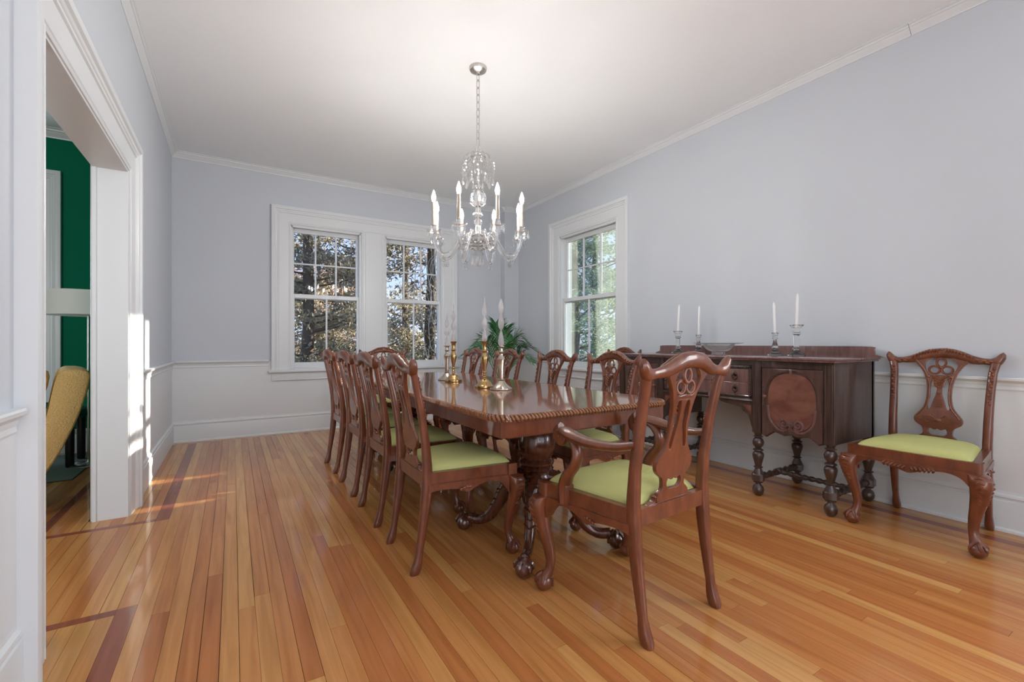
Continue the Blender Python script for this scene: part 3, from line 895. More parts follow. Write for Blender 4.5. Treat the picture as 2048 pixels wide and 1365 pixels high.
def make_chair(arms=False):
    kind = 'carved_armchair' if arms else 'side_chair'
    t = empty(kind)
    for s in (-1, 1):
        cabriole(s, FX, FY).build('front_leg', 'mahogany', t)
        back_post(s).build('back_post', 'mahogany', t)
        low = catmull([(0, 0.318), (0.05, 0.350), (0.12, 0.378), (0.22, 0.390), (0.34, 0.386), (0.44, 0.370), (0.54, 0.354), (0.64, 0.372), (0.85, 0.380), (1, 0.372)], 4)
        r = rail_prism((s * FX, FY - 0.02), (s * 0.196, -0.205), [(0, 0.404), (1, 0.404)], 0.462, 0.030)
        a_ = rail_prism((s * (FX + 0.004), FY - 0.02), (s * 0.199, -0.205), low, 0.407, 0.040); r.add(a_.v, a_.f)
        r.tube([(s * (FX + 0.014 - 0.04 * k / 10), FY - 0.02 - 0.405 * k / 10, 0.407) for k in range(11)], 0.005, 6)
        for k in range(5):
            y = 0.01 - 0.016 * k
            r.ball((s * (FX - 0.022 + 0.023 + 0.0016 * k), y, 0.380 - 0.004 * abs(2 - k)), 0.008, 7, 5, (0.7, 1.2, 0.9))
        r.build('side_rail', 'mahogany', t, ang=30)
    hl_ = [(0, 0.318), (0.045, 0.350), (0.10, 0.378), (0.18, 0.391), (0.27, 0.390), (0.36, 0.381), (0.44, 0.366), (0.5, 0.358)]
    low = catmull(hl_ + [(1 - a_, z_) for a_, z_ in reversed(hl_[:-1])], 4)
    fr = rail_prism((-FX, FY + 0.011), (FX, FY + 0.011), [(0, 0.404), (1, 0.404)], 0.462, 0.032)
    a_ = rail_prism((-FX, FY + 0.013), (FX, FY + 0.013), low, 0.407, 0.046); fr.add(a_.v, a_.f)
    fr.tube([(-FX + 2 * FX * k / 12, FY + 0.031, 0.405) for k in range(13)], 0.005, 6)
    for s in (-1, 1):
        for k in range(6):
            u = 0.010 + 0.016 * k
            z = interp(u, [0, 0.1], [0.378, 0.392])
            fr.tube([(s * u, FY + 0.033, z + 0.012), (s * (u + 0.010), FY + 0.042, z), (s * (u + 0.004), FY + 0.034, z - 0.012)], [0.004, 0.008, 0.004], 5)
    fr.build('front_rail', 'mahogany', t, ang=30)
    rail_prism((-0.190, -0.206), (0.190, -0.206), [(0, 0.395), (1, 0.395)], 0.455, 0.028).build('back_rail', 'mahogany', t, smooth=False)
    sh = pierced(mirror_loop(smooth_half([(0, 0.448), (0.12, 0.448), (0.122, 0.456), (0.098, 0.462), (0.088, 0.474), (0.086, 0.482), (0, 0.482)], 3)), [], 0.010, 0.001)
    finish('splat_shoe', remap(sh, lambda x, y, z: (x, lean(y) + z + 0.003, y)), 'mahogany', t)
    sp = finish('splat', splat_mesh(), 'mahogany', t)
    splat_carving().build('carving', 'worn_mahogany', sp)['kind'] = 'stuff'
    cr = crest().build('crest_rail', 'mahogany', t)
    crest_carving().build('carving', 'worn_mahogany', cr)['kind'] = 'stuff'
    # drop-in seat
    b = MB(); N = 18; rings = []
    for i in range(N + 1):
        v = -math.cos(PI * i / N) ; ring = []
        for j in range(N + 1):
            u = -math.cos(PI * j / N)
            hw = 0.232 + (0.183 - 0.232) * (1 - v) / 2 - 0.004
            y = -0.181 + (FY + 0.008 + 0.181) * (v + 1) / 2
            z = 0.452 + 0.044 * math.sqrt(max(0, (1 - u ** 10) * (1 - v ** 10))) + 0.022 * (1 - u * u) * (1 - v * v)
            ring.append((u * hw, y, z))
        rings.append(ring)
    b.loft(rings, caps=False, closed=False)
    b.build('seat', 'seat_fabric', t, ang=80)
    if arms:
        for s in (-1, 1):
            pts = catmull([(s * 0.205, -0.226, 0.690), (s * 0.225, -0.14, 0.672), (s * 0.245, -0.03, 0.672), (s * 0.243, 0.06, 0.684), (s * 0.228, 0.115, 0.690), (s * 0.218, 0.150, 0.682)], 5)
            n = len(pts)
            b = MB().tube(pts, [interp(k / (n - 1), [0, 0.3, 0.6, 1], [0.020, 0.027, 0.032, 0.024]) for k in range(n)], 12, 0.68, (1, 0, 0))
            a = b.build('arm', 'mahogany', t)
            sc = MB(); pp = []
            for k in range(22):
                an = -PI / 2 * 0 + k * 0.42
                r = 0.030 * (1 - k / 26)
                pp.append((s * 0.218, 0.150 + r * math.sin(an) + 0.0, 0.664 + r * math.cos(an)))
            sc.tube(pp, [0.018 * (1 - 0.5 * k / 22) for k in range(22)], 8, 1.5, (1, 0, 0))
            sc.build('scroll', 'mahogany', a)
            sup_p = catmull([(s * 0.236, 0.105, 0.405), (s * 0.238, 0.105, 0.470), (s * 0.240, 0.085, 0.520), (s * 0.238, 0.045, 0.570), (s * 0.236, 0.035, 0.620), (s * 0.234, 0.062, 0.662), (s * 0.228, 0.100, 0.684)], 5)
            n = len(sup_p)
            MB().tube(sup_p, [interp(k / (n - 1), [0, 0.25, 0.5, 1], [0.027, 0.029, 0.024, 0.020]) for k in range(n)], 10, 0.85, (1, 0, 0)).build('arm_support', 'mahogany', t)
            bb = MB().box(s * 0.236 - 0.021, s * 0.236 + 0.021, 0.078, 0.130, 0.400, 0.480)
            bb.build('support_block', 'mahogany', t, bevel=0.004)
    return t

side = make_chair(False)
LBL = ['nearest the paired windows', 'second from the paired windows', 'third from the paired windows', 'fourth from the paired windows']
SZ = 0.992
first = True
def put(proto, x, y, rz, sc, label, group=None):
    global first
    if proto is side and first:
        o = side; first = False
    else:
        o = copy_tree(proto)
    o.location = (x, y, 0); o.rotation_euler = (0, 0, rz); o.scale = sc
    tag(o, label, 'chair', group)
    return o
chair_src = side
for i, y in enumerate([4.10, 3.450, 2.838, 2.200]):
    put(side, 0.975, y, -PI / 2 + random.uniform(-0.015, 0.015), (1, 1, SZ), 'mahogany side chair, doorway side of the dining table, ' + LBL[i], 'side chairs drawn up to the dining table')
for i, y in enumerate([4.28, 3.60, 2.88, 2.25]):
    put(side, 1.885, y, PI / 2 + random.uniform(-0.02, 0.02), (1, 1, SZ), 'mahogany side chair, sideboard side of the dining table, ' + LBL[i], 'side chairs drawn up to the dining table')
put(side, 3.375, 3.62, PI / 2, (1, 1, 1.0), 'carved mahogany side chair against the wall between single window and sideboard', 'side chairs standing by the wall')
put(side, 3.375, 0.985, PI / 2 + 0.03, (1.085, 1.06, 1.012), 'wide carved mahogany chair with lime green seat standing alone past the sideboard end', 'side chairs standing by the wall')
arm = make_chair(True)
arm.location = (1.425, 1.385, 0); arm.rotation_euler = (0, 0, 0.07); arm.scale = (1.10, 1.0, 1.012)
tag(arm, 'mahogany armchair with scrolled arms at the table end away from the windows', 'armchair', 'armchairs at the table ends')
a2 = copy_tree(arm)
a2.location = (1.43, 4.79, 0); a2.rotation_euler = (0, 0, PI); a2.scale = (1.08, 1, 1.0)
tag(a2, 'mahogany armchair with scrolled arms at the table end by the paired windows', 'armchair', 'armchairs at the table ends')

# ================================================================== DINING TABLE
TX0, TX1, TY0, TY1, TZ = 0.912, 1.968, 1.595, 4.42, 0.762
def rrect(x0, x1, y0, y1, r, n=8):
    p = []
    for cx, cy, a0 in ((x1 - r, y0 + r, -PI / 2), (x1 - r, y1 - r, 0), (x0 + r, y1 - r, PI / 2), (x0 + r, y0 + r, PI)):
        for k in range(n + 1):
            a = a0 + PI / 2 * k / n
            p.append((cx + r * math.cos(a), cy + r * math.sin(a)))
    return p
TC = ((TX0 + TX1) / 2, (TY0 + TY1) / 2)
table = empty('dining_table', (TC[0], TC[1], 0))
tag(table, 'long mahogany double pedestal dining table with rope carved edge', 'table')
hw, hl = (TX1 - TX0) / 2, (TY1 - TY0) / 2
out = rrect(-hw + 0.012, hw - 0.012, -hl + 0.012, hl - 0.012, 0.10)
# top in three pieces: two ends and a centre leaf (fine seams)
def clip_poly(poly, y0, y1):
    def cut(P, f):
        R = []
        for i in range(len(P)):
            a, c = P[i - 1], P[i]
            fa, fc = f(a), f(c)
            if fa >= 0: R.append(a)
            if fa * fc < 0:
                t = fa / (fa - fc); R.append((a[0] + t * (c[0] - a[0]), a[1] + t * (c[1] - a[1])))
        return R
    return cut(cut(poly, lambda p: p[1] - y0), lambda p: y1 - p[1])
for ya, yb in ((-2, -0.42), (-0.4195, 0.4195), (0.42, 2)):
    P = clip_poly(out, ya, yb)
    MB().loft([[(x, y, TZ - 0.030) for x, y in P], [(x, y, TZ) for x, y in P]]).build('table_leaf', 'mahogany_top', table, smooth=False)
edge = rrect(-hw + 0.010, hw - 0.010, -hl + 0.010, hl - 0.010, 0.10, 12)
b = MB()
E = [Vector((*p, 0)) for p in edge]; E.append(E[0])
L = [0]
for i in range(len(E) - 1): L.append(L[-1] + (E[i + 1] - E[i]).length)
nb = int(L[-1] / 0.0185)
for k in range(nb):
    s_ = L[-1] * k / nb
    i = max(j for j in range(len(L) - 1) if L[j] <= s_)
    p = E[i].lerp(E[i + 1], (s_ - L[i]) / max(1e-9, L[i + 1] - L[i])); tg = (E[i + 1] - E[i]).normalized(); nr = Vector((tg.y, -tg.x, 0))
    pts = [p + nr * 0.000 + tg * -0.006 + Vector((0, 0, TZ - 0.002)), p + nr * 0.009 + tg * -0.002 + Vector((0, 0, TZ - 0.007)), p + nr * 0.011 + tg * 0.005 + Vector((0, 0, TZ - 0.018)), p + nr * 0.002 + tg * 0.010 + Vector((0, 0, TZ - 0.029))]
    b.tube(pts, [0.005, 0.0075, 0.0075, 0.004], 6)
b.build('rope_edge', 'carved_gilt_wood', table)
# shallow apron close under the edge, and deeper bearer rails set back
def apron_frame(name, ins, th, z0, z1):
    for q in ((-hw + ins, -hw + ins + th, -hl + ins + th, hl - ins - th), (hw - ins - th, hw - ins, -hl + ins + th, hl - ins - th), (-hw + ins, hw - ins, -hl + ins, -hl + ins + th), (-hw + ins, hw - ins, hl - ins - th, hl - ins)):
        MB().box(*q, z0, z1).build(name, 'mahogany', table, smooth=False)
apron_frame('apron', 0.034, 0.022, 0.664, TZ - 0.0295)
apron_frame('bearer_rail', 0.115, 0.025, 0.640, TZ - 0.031)
def pedestal(y, fx=0.285):
    cy = y - TC[1]; cx = 1.405 - TC[0]
    prof = [(0.05, 0.19), (0.075, 0.20), (0.085, 0.24), (0.088, 0.33), (0.080, 0.362), (0.072, 0.370), (0.086, 0.378), (0.092, 0.388), (0.086, 0.398), (0.076, 0.404), (0.092, 0.412), (0.095, 0.424), (0.088, 0.434), (0.076, 0.440), (0.078, 0.452),
            (0.090, 0.475), (0.098, 0.505), (0.097, 0.540), (0.088, 0.580), (0.078, 0.605), (0.084, 0.615), (0.088, 0.63), (0.088, 0.645)]
    col = MB().lathe(prof, 48, (cx, cy, 0), lambda a, z: 1 + (0.045 * abs(math.cos(4 * a)) + 0.018 * math.cos(16 * a + 40 * z) if 0.45 < z < 0.60 else 0)).build('pedestal_column', 'dark_mahogany', table)
    MB().box(cx - 0.26, cx + 0.26, cy - 0.10, cy + 0.10, 0.645, 0.690).build('bearer', 'dark_mahogany', table, bevel=0.004)
    for sx in (-1, 1):
        for sy in (-1, 1):
            d = Vector((sx * fx, sy * 0.312, 0)); R = d.length; d.normalize()
            pr = catmull([(0.045, 0.335), (0.10, 0.330), (0.165, 0.270), (0.215, 0.180), (0.265, 0.105), (0.325, 0.070), (R - 0.03, 0.075)], 5)
            n = len(pr)
            pts = [(cx + d.x * r, cy + d.y * r, z) for r, z in pr]
            lb = MB().tube(pts, [interp(k / (n - 1), [0, 0.25, 0.5, 0.75, 1], [0.050, 0.046, 0.036, 0.028, 0.028]) for k in range(n)], 12, 0.85, (0, 0, 1))
            # acanthus ribs over the knee
            for k in range(10):
                q = int(2 + k * (n * 0.55) / 10); c = Vector(pts[q]); rad = interp(q / (n - 1), [0, 0.25, 0.5, 0.75, 1], [0.050, 0.046, 0.036, 0.028, 0.028])
                T = (Vector(pts[q + 1]) - Vector(pts[q - 1])).normalized(); sd = Vector((-d.y, d.x, 0)); up = T.cross(sd).normalized()
                if up.z < 0: up = -up
                for ss in (-1, 1):
                    lb.tube([c + up * rad * 1.02 + T * 0.008, c + up * rad * 0.9 + sd * ss * rad * 0.5 - T * 0.004, c + up * rad * 0.45 + sd * ss * rad * 0.86 - T * 0.016], [0.004, 0.006, 0.003], 5)
            fc = (cx + d.x * R, cy + d.y * R)
            claw_foot(lb, fc, 0.043, (d.x, d.y))
            lb.build('pedestal_leg', 'dark_mahogany', table)
pedestal(2.035); pedestal(4.02, 0.32)

# ================================================================== SIDEBOARD
SBX, SBY = 3.385, 2.225
sb = empty('sideboard', (SBX, SBY, 0), PI / 2)       # local: x along the wall, +y = front
tag(sb, 'dark walnut sideboard with turned legs, two arched doors and two long drawers', 'sideboard')
def sbox(name, x0, x1, y0, y1, z0, z1, m='walnut', bev=0.002, par=None):
    return MB().box(x0, x1, y0, y1, z0, z1).build(name, m, par or sb, smooth=False, bevel=bev)
LX = [-0.868, -0.416, 0.416, 0.868]
FYs, RYs = 0.272, -0.262
top = MB().box(-0.925, 0.925, -0.298, 0.322, 0.952, 0.966).box(-0.915, 0.915, -0.298, 0.312, 0.940, 0.952)
top.build('worktop', 'plum_walnut', sb, bevel=0.004)
bsp = pierced(mirror_loop(smooth_half([(0, 0.962), (0.88, 0.962), (0.895, 0.985), (0.892, 1.018), (0.870, 1.036), (0.6, 1.038), (0, 1.038)], 3)), [], 0.008, 0.002)
finish('backsplash', remap(bsp, lambda x, y, z: (x, -0.284 + z, y)), 'plum_walnut', sb)
for s in (-1, 1):      # cabinets either side
    a, c = (LX[0], LX[1]) if s < 0 else (LX[2], LX[3])
    o_ = a if s < 0 else c
    sbox('side_panel', o_ - 0.012 - (0.016 if s < 0 else -0.016), o_ + 0.012 - (0.016 if s < 0 else -0.016), RYs, FYs, 0.438, 0.940)
    i_ = c if s < 0 else a
    sbox('inner_panel', i_ - 0.008, i_ + 0.008, RYs, FYs - 0.01, 0.438, 0.940)
    sbox('cabinet_floor', a, c, RYs, FYs - 0.02, 0.475, 0.490)
    sbox('back_panel', a, c, RYs - 0.006, RYs + 0.006, 0.438, 0.940)
    sbox('top_rail', a, c, FYs - 0.03, FYs + 0.004, 0.893, 0.940)
    # door with scalloped foot
    w2 = (c - a) / 2 - 0.034; xc = (a + c) / 2
    half = [(0, 0.890), (w2, 0.890), (w2, 0.600), (w2, 0.430), (w2 - 0.028, 0.420), (w2 - 0.05, 0.438), (w2 - 0.085, 0.462), (0.075, 0.455), (0.045, 0.445), (0.02, 0.452), (0, 0.458)]
    dm = pierced(mirror_loop(half), [], 0.009, 0.0015)
    door_ = finish('door', remap(dm, lambda x, y, z: (xc + x, FYs - 0.012 + z, y)), 'walnut', sb)
    # raised oval field
    ov = catmull([(0, 0.862), (0.090, 0.838), (0.138, 0.770), (0.150, 0.680), (0.140, 0.590), (0.105, 0.520), (0.05, 0.492), (0, 0.490)], 5)
    om = pierced(mirror_loop(ov), [], 0.002, 0.001)
    finish('oval_panel', remap(om, lambda x, y, z: (xc + x, FYs + 0.0005 + z, y)), 'burl_walnut', door_)
    fo = mirror_loop([(0, 0.886), (w2 - 0.004, 0.886), (w2 - 0.004, 0.440), (w2 - 0.028, 0.428), (w2 - 0.05, 0.446), (w2 - 0.085, 0.468), (0.075, 0.462), (0.045, 0.452), (0.02, 0.459), (0, 0.464)])
    ov2 = mirror_loop([(x * 1.03, 0.676 + (z - 0.676) * 1.03) for x, z in ov])
    fm = pierced(fo, [ov2], 0.003, 0.002)
    finish('door_overlay', remap(fm, lambda x, y, z: (xc + x, FYs + 0.001 + z, y)), 'mid_walnut', door_)
    for q in (-1, 1):
        sp_ = []
        for k in range(40):
            an = k * 0.33; r = 0.040 * (1 - k / 44)
            sp_.append((xc + q * (0.045 + r * math.cos(an + 2.6)), FYs + 0.006, 0.526 + r * math.sin(an + 2.6) * 1.0))
        tail = catmull([(xc + q * 0.150, FYs + 0.006, 0.64), (xc + q * 0.135, FYs + 0.006, 0.545), (xc + q * 0.09, FYs + 0.006, 0.49), (xc + q * 0.045, FYs + 0.006, 0.478), (xc + q * 0.016, FYs + 0.006, 0.50)], 5)
        MB().tube(tail + sp_, 0.0078, 6).build('scroll_moulding', 'plum_walnut', door_)
        bs = MB()
        for k in range(16):
            bs.ball((xc + q * (w2 - 0.010), FYs + 0.005, 0.630 + 0.009 * k), 0.0052, 6, 5)
        bs.build('bead_strip', 'walnut', door_)['kind'] = 'stuff'
        gm = catmull([(q * 0.158, 0.700), (q * 0.145, 0.785), (q * 0.095, 0.848), (q * 0.012, 0.876)], 6)
        MB().tube([(xc + u, FYs + 0.006, z) for u, z in gm], 0.0045, 6).build('arch_moulding', 'walnut', door_)
    MB().box(xc - 0.008, xc + 0.008, FYs + 0.002, FYs + 0.012, 0.852, 0.890).build('keystone', 'plum_walnut', door_, bevel=0.003)
    kx = xc + (w2 - 0.030) * (1 if s < 0 else -1)
    kn = MB().lathe([(0.006, 0), (0.005, 0.012), (0.011, 0.018), (0.013, 0.025), (0.009, 0.032), (0.002, 0.034)], 14)
    kn.xf(Matrix.Translation((kx, FYs + 0.003, 0.700)) @ Matrix.Rotation(-PI / 2, 4, 'X')).build('knob', 'burl_walnut', door_)
# four front posts with fluted faces
for x in LX:
    p = MB().box(x - 0.030, x + 0.030, FYs - 0.035, FYs + 0.012, 0.438, 0.940)
    for q in (-0.018, 0.018):
        p.box(x + q - 0.004, x + q + 0.004, FYs + 0.012, FYs + 0.016, 0.47, 0.925)
    p.build('front_post', 'walnut', sb, smooth=False, bevel=0.002)
for x in (LX[0], LX[3]):
    sbox('rear_post', x - 0.028, x + 0.028, RYs - 0.02, RYs + 0.025, 0.438, 0.940)
# drawer section
x0, x1 = LX[1] + 0.03, LX[2] - 0.03
sbox('drawer_case', x0, x1, RYs, FYs - 0.03, 0.640, 0.938)
sbox('frieze', x0, x1, FYs - 0.03, FYs + 0.004, 0.905, 0.940)
sbox('lower_rail', x0, x1, FYs - 0.03, FYs + 0.004, 0.640, 0.668)
MB().tube([(x0, FYs + 0.006, 0.655), (x1, FYs + 0.006, 0.655)], 0.007, 8).build('rail_moulding', 'walnut', sb)
for z0, z1 in ((0.690, 0.778), (0.780, 0.874)):
    dr = sbox('drawer', x0 + 0.030, x1 - 0.030, FYs - 0.03, FYs + 0.004, z0, z1, 'plum_walnut')
    for x in (x0 + 0.13, x1 - 0.13):
        pl = MB().lathe([(0.001, 0.0), (0.016, 0.001), (0.014, 0.004), (0.006, 0.008), (0.005, 0.014)], 12, mod=lambda a, z: 1 + 0.18 * math.cos(4 * a))
        pl.xf(Matrix.Translation((x, FYs + 0.004, (z0 + z1) / 2 + 0.010)) @ Matrix.Rotation(-PI / 2, 4, 'X'))
        pl.tube([(x + 0.019 * math.sin(k * PI / 8), FYs + 0.012, (z0 + z1) / 2 - 0.008 - 0.019 * math.cos(k * PI / 8)) for k in range(16)], 0.0032, 6, cyclic=True)
        pl.ball((x, FYs + 0.013, (z0 + z1) / 2 - 0.028), 0.007, 8, 6)
        pl.build('drop_pull', 'bronze', dr)
# egg-and-dart frame round the pair of drawers
fm = MB()
for q in ((x0 + 0.006, x0 + 0.030, 0.672, 0.898), (x1 - 0.030, x1 - 0.006, 0.672, 0.898), (x0 + 0.006, x1 - 0.006, 0.672, 0.690), (x0 + 0.006, x1 - 0.006, 0.876, 0.898)):
    fm.box(q[0], q[1], FYs - 0.02, FYs + 0.009, q[2], q[3])
fr_ = fm.build('drawer_surround', 'walnut', sb, smooth=False, bevel=0.003)
bd = MB()
for k in range(52):
    x = x0 + 0.020 + (x1 - x0 - 0.040) * k / 51
    for z in (0.681, 0.887): bd.ball((x, FYs + 0.010, z), 0.0055, 6, 5)
for k in range(14):
    z = 0.690 + 0.0145 * k
    for x in (x0 + 0.018, x1 - 0.018): bd.ball((x, FYs + 0.010, z), 0.0055, 6, 5)
bd.build('bead_border', 'walnut', fr_)['kind'] = 'stuff'
# serpentine brackets under the drawers
for s in (-1, 1):
    xe = x1 if s > 0 else x0
    pts = [(0, 0.640)] + catmull([(0, 0.455), (0.010, 0.475), (0.022, 0.520), (0.045, 0.560), (0.075, 0.578), (0.085, 0.596), (0.115, 0.606), (0.150, 0.612), (0.20, 0.618), (0.25, 0.630)], 4) + [(0.26, 0.640)]
    me = pierced([(xe - s * u, z) for u, z in pts], [], 0.009, 0.0015)
    br = finish('bracket', remap(me, lambda x, y, z: (x, FYs - 0.010 + z, y)), 'walnut', sb)
    ip = [(0.012, 0.622), (0.012, 0.56), (0.03, 0.578), (0.055, 0.600), (0.075, 0.622)]
    me = pierced([(xe - s * u, z) for u, z in ip], [], 0.002, 0.0005)
    finish('bracket_inlay', remap(me, lambda x, y, z: (x, FYs + 0.001 + z, y)), 'burl_walnut', br)
# turned legs
LEG = [(0.030, 0.438), (0.024, 0.428), (0.020, 0.418), (0.033, 0.411), (0.020, 0.403), (0.030, 0.392), (0.037, 0.372), (0.034, 0.352), (0.022, 0.336), (0.019, 0.328), (0.032, 0.321), (0.034, 0.315), (0.021, 0.308),
       (0.033, 0.298), (0.037, 0.284), (0.034, 0.262), (0.024, 0.225), (0.020, 0.205), (0.031, 0.198), (0.021, 0.190), (0.024, 0.178), (0.032, 0.162), (0.036, 0.150)]
FOOT = [(0.034, 0.102), (0.030, 0.092), (0.016, 0.084), (0.018, 0.078), (0.032, 0.064), (0.037, 0.044), (0.034, 0.022), (0.022, 0.006), (0.018, 0.0)]
for x in LX:
    for y in (FYs - 0.012, RYs + 0.004):
        b = MB().lathe(LEG[::-1], 20, (x, y, 0))
        b.lathe(FOOT[::-1], 20, (x, y, 0))
        b.loft([sup(x, y, z, r, r, 8, 2.4, PI / 8) for z, r in ((0.100, 0.034), (0.106, 0.041), (0.146, 0.041), (0.152, 0.036))])
        b.build('turned_leg', 'walnut', sb)
    # twisted stretcher front to back
    b = MB(); pts = []; rr = []
    y0_, y1_ = FYs - 0.05, RYs + 0.04
    N = 90; rings = []
    for k in range(N + 1):
        t = k / N; y = y0_ + (y1_ - y0_) * t
        ring = []
        for j in range(14):
            a_ = 2 * PI * j / 14
            tw = 0.10 < t < 0.90 and abs(t - 0.5) > 0.05
            r = 0.020 + (0.0048 * math.cos(2 * a_ + t * 40) if tw else 0)
            if t < 0.06 or t > 0.94: r = 0.024
            if abs(t - 0.5) < 0.05: r = 0.024
            ring.append((x + r * math.cos(a_), y, 0.128 + r * math.sin(a_)))
        rings.append(ring)
    b.loft(rings).build('cross_stretcher', 'walnut', sb)
for xa, xb in ((LX[0], LX[1]), (LX[2], LX[3])):
    b = MB(); prof = []
    n = 60
    for k in range(n + 1):
        t = k / n
        prof.append((0.012 + 0.007 * abs(math.sin(t * PI * 9)), xa + 0.02 + (xb - xa - 0.04) * t))
    b.lathe(prof, 14).xf(Matrix.Translation((0, 0.005, 0.128)) @ Matrix.Rotation(PI / 2, 4, 'Y')).build('long_stretcher', 'walnut', sb)

# --- things on the sideboard
ZS = 0.966
def crystal_stick(x, y, h, rbase, style):
    t = empty('glass_candlestick', (x, y, ZS))
    k = h
    if style:
        base = [(rbase, 0.0), (rbase, 0.012), (rbase * 0.9, 0.018), (rbase * 0.45, 0.034), (rbase * 0.36, 0.044), (rbase * 0.5, 0.052), (rbase * 0.36, 0.060), (rbase * 0.30, 0.070)]
        stem = [(rbase * 0.30, 0.070), (rbase * 0.34, k * 0.45), (rbase * 0.34, k * 0.66), (rbase * 0.30, k * 0.68), (rbase * 0.48, k * 0.70), (rbase * 0.48, k * 0.74), (rbase * 0.34, k * 0.76)]
        cup = [(rbase * 0.34, k * 0.76), (rbase * 0.46, k * 0.80), (rbase * 0.50, k * 0.90), (rbase * 0.78, k * 0.985), (rbase * 0.80, k), (rbase * 0.40, k * 0.995), (rbase * 0.30, k * 0.90)]
    else:
        base = [(rbase, 0.0), (rbase, 0.012), (rbase * 0.88, 0.018), (rbase * 0.50, 0.036), (rbase * 0.36, 0.048), (rbase * 0.44, 0.056)]
        stem = [(rbase * 0.44, 0.056), (rbase * 0.46, 0.075), (rbase * 0.30, k * 0.55), (rbase * 0.24, k * 0.70), (rbase * 0.40, k * 0.76), (rbase * 0.24, k * 0.82)]
        cup = [(rbase * 0.24, k * 0.82), (rbase * 0.38, k * 0.87), (rbase * 0.42, k * 0.96), (rbase * 0.48, k), (rbase * 0.30, k * 0.99), (rbase * 0.26, k * 0.9)]
    MB().lathe(base, 8).build('base', 'cut_crystal', t, ang=20)
    MB().lathe(stem, 10).build('stem', 'cut_crystal', t, ang=20)
    MB().lathe(cup, 16).build('cup', 'cut_crystal', t, ang=30)
    return t
def taper(x, y, z, h, r, tilt):
    b = MB().lathe([(r * 0.85, 0), (r, 0.004), (r * 0.98, h * 0.5), (r * 0.9, h - 0.026), (r * 0.7, h - 0.012), (r * 0.18, h)], 16)
    b.tube([(0, 0, h - 0.002), (0.001, 0, h + 0.005)], 0.0008, 5)
    o = b.build('taper_candle', 'wax', None)
    o.location = (x, y, z); o.rotation_euler = (tilt, 0, 0)
    return o
specs = [(3.47, 1, 1356, 0.205, 0.056, 0.262, 0.055, 'glass candlestick with a flared cup beside the glass bowl, next to the single window', 'white taper leaning slightly in the candlestick nearest the single window'),
         (3.56, 0, 1397, 0.170, 0.056, 0.275, 0.030, 'short glass candlestick standing just behind the rim of the bowl', 'white taper in the candlestick behind the bowl rim'),
         (3.42, 0, 1550, 0.172, 0.050, 0.245, -0.035, 'slender glass candlestick with a tapering stem, beside the tallest candlestick', 'white taper in the slender tapering glass candlestick'),
         (3.42, 1, 1593, 0.225, 0.058, 0.245, 0.030, 'tallest glass candlestick with wide flared cup near the sideboard end', 'white taper in the tallest glass candlestick')]
S_, C_ = math.sin(YAW), math.cos(YAW)
for X, st, px, h, rb, ch, tilt, l1, l2 in specs:
    t_ = (px - CX) / F_PX
    Y = X * (C_ - t_ * S_) / (S_ + t_ * C_)
    c = crystal_stick(X, Y, h, rb, st); tag(c, l1, 'candlestick', 'glass candlesticks on the sideboard')
    zb = ZS + h * (0.90 if st else 0.905)
    cd = taper(X, Y, zb, ch, 0.0105, tilt); tag(cd, l2, 'candle', 'white tapers on the sideboard')
# wide-rimmed glass bowl
t_ = (1437 - CX) / F_PX; X = 3.27; Y = X * (C_ - t_ * S_) / (S_ + t_ * C_)
bw = empty('glass_bowl', (X, Y, ZS))
MB().lathe([(0.052, 0.0), (0.054, 0.006), (0.050, 0.024), (0.056, 0.032), (0.030, 0.030), (0.026, 0.010)], 32).build('foot', 'clear_glass', bw, ang=30)
MB().lathe([(0.050, 0.030), (0.075, 0.036), (0.098, 0.056), (0.118, 0.086), (0.180, 0.094), (0.181, 0.097), (0.116, 0.091), (0.092, 0.062), (0.070, 0.044), (0.01, 0.040)], 40).build('bowl', 'clear_glass', bw, ang=30)
tag(bw, 'clear glass footed bowl with a wide flat rim on the sideboard', 'bowl')

# ================================================================== CANDLESTICKS ON THE TABLE
def metal_stick(x, y, h, m, kind, label):
    t = empty('candlestick', (x, y, TZ)); tag(t, label, 'candlestick', 'metal candlesticks along the table centre')
    if kind:     # baluster stem with knops
        base = [(0.068, 0), (0.070, 0.004), (0.068, 0.014), (0.058, 0.017), (0.050, 0.022), (0.046, 0.032), (0.034, 0.048), (0.018, 0.056), (0.012, 0.060)]
        stem = [(0.012, 0.060), (0.009, 0.066), (0.014, 0.072), (0.009, 0.080), (0.013, 0.088), (0.008, 0.095), (0.014, 0.104), (0.009, 0.112), (0.014, h * 0.45), (0.025, h * 0.60), (0.026, h * 0.65), (0.018, h * 0.72), (0.013, h * 0.76), (0.020, h * 0.79), (0.017, h * 0.81)]
        sock = [(0.017, h * 0.81), (0.014, h * 0.83), (0.016, h * 0.94), (0.025, h * 0.99), (0.026, h), (0.012, h * 0.997), (0.011, h * 0.9)]
    else:        # tapering faceted column
        base = [(0.072, 0), (0.074, 0.004), (0.072, 0.010), (0.064, 0.014), (0.042, 0.030), (0.026, 0.048), (0.018, 0.058), (0.022, 0.064), (0.014, 0.070)]
        stem = [(0.014, 0.070), (0.016, 0.076), (0.018, h * 0.55), (0.023, h * 0.66), (0.026, h * 0.70), (0.014, h * 0.78), (0.012, h * 0.82)]
        sock = [(0.012, h * 0.82), (0.018, h * 0.86), (0.013, h * 0.90), (0.016, h * 0.96), (0.027, h * 0.99), (0.027, h), (0.012, h * 0.997), (0.011, h * 0.9)]
    n = 24 if kind else 10
    MB().lathe(base, 28).build('base', m, t); MB().lathe(stem, n).build('stem', m, t, ang=30); MB().lathe(sock, 24).build('socket', m, t)
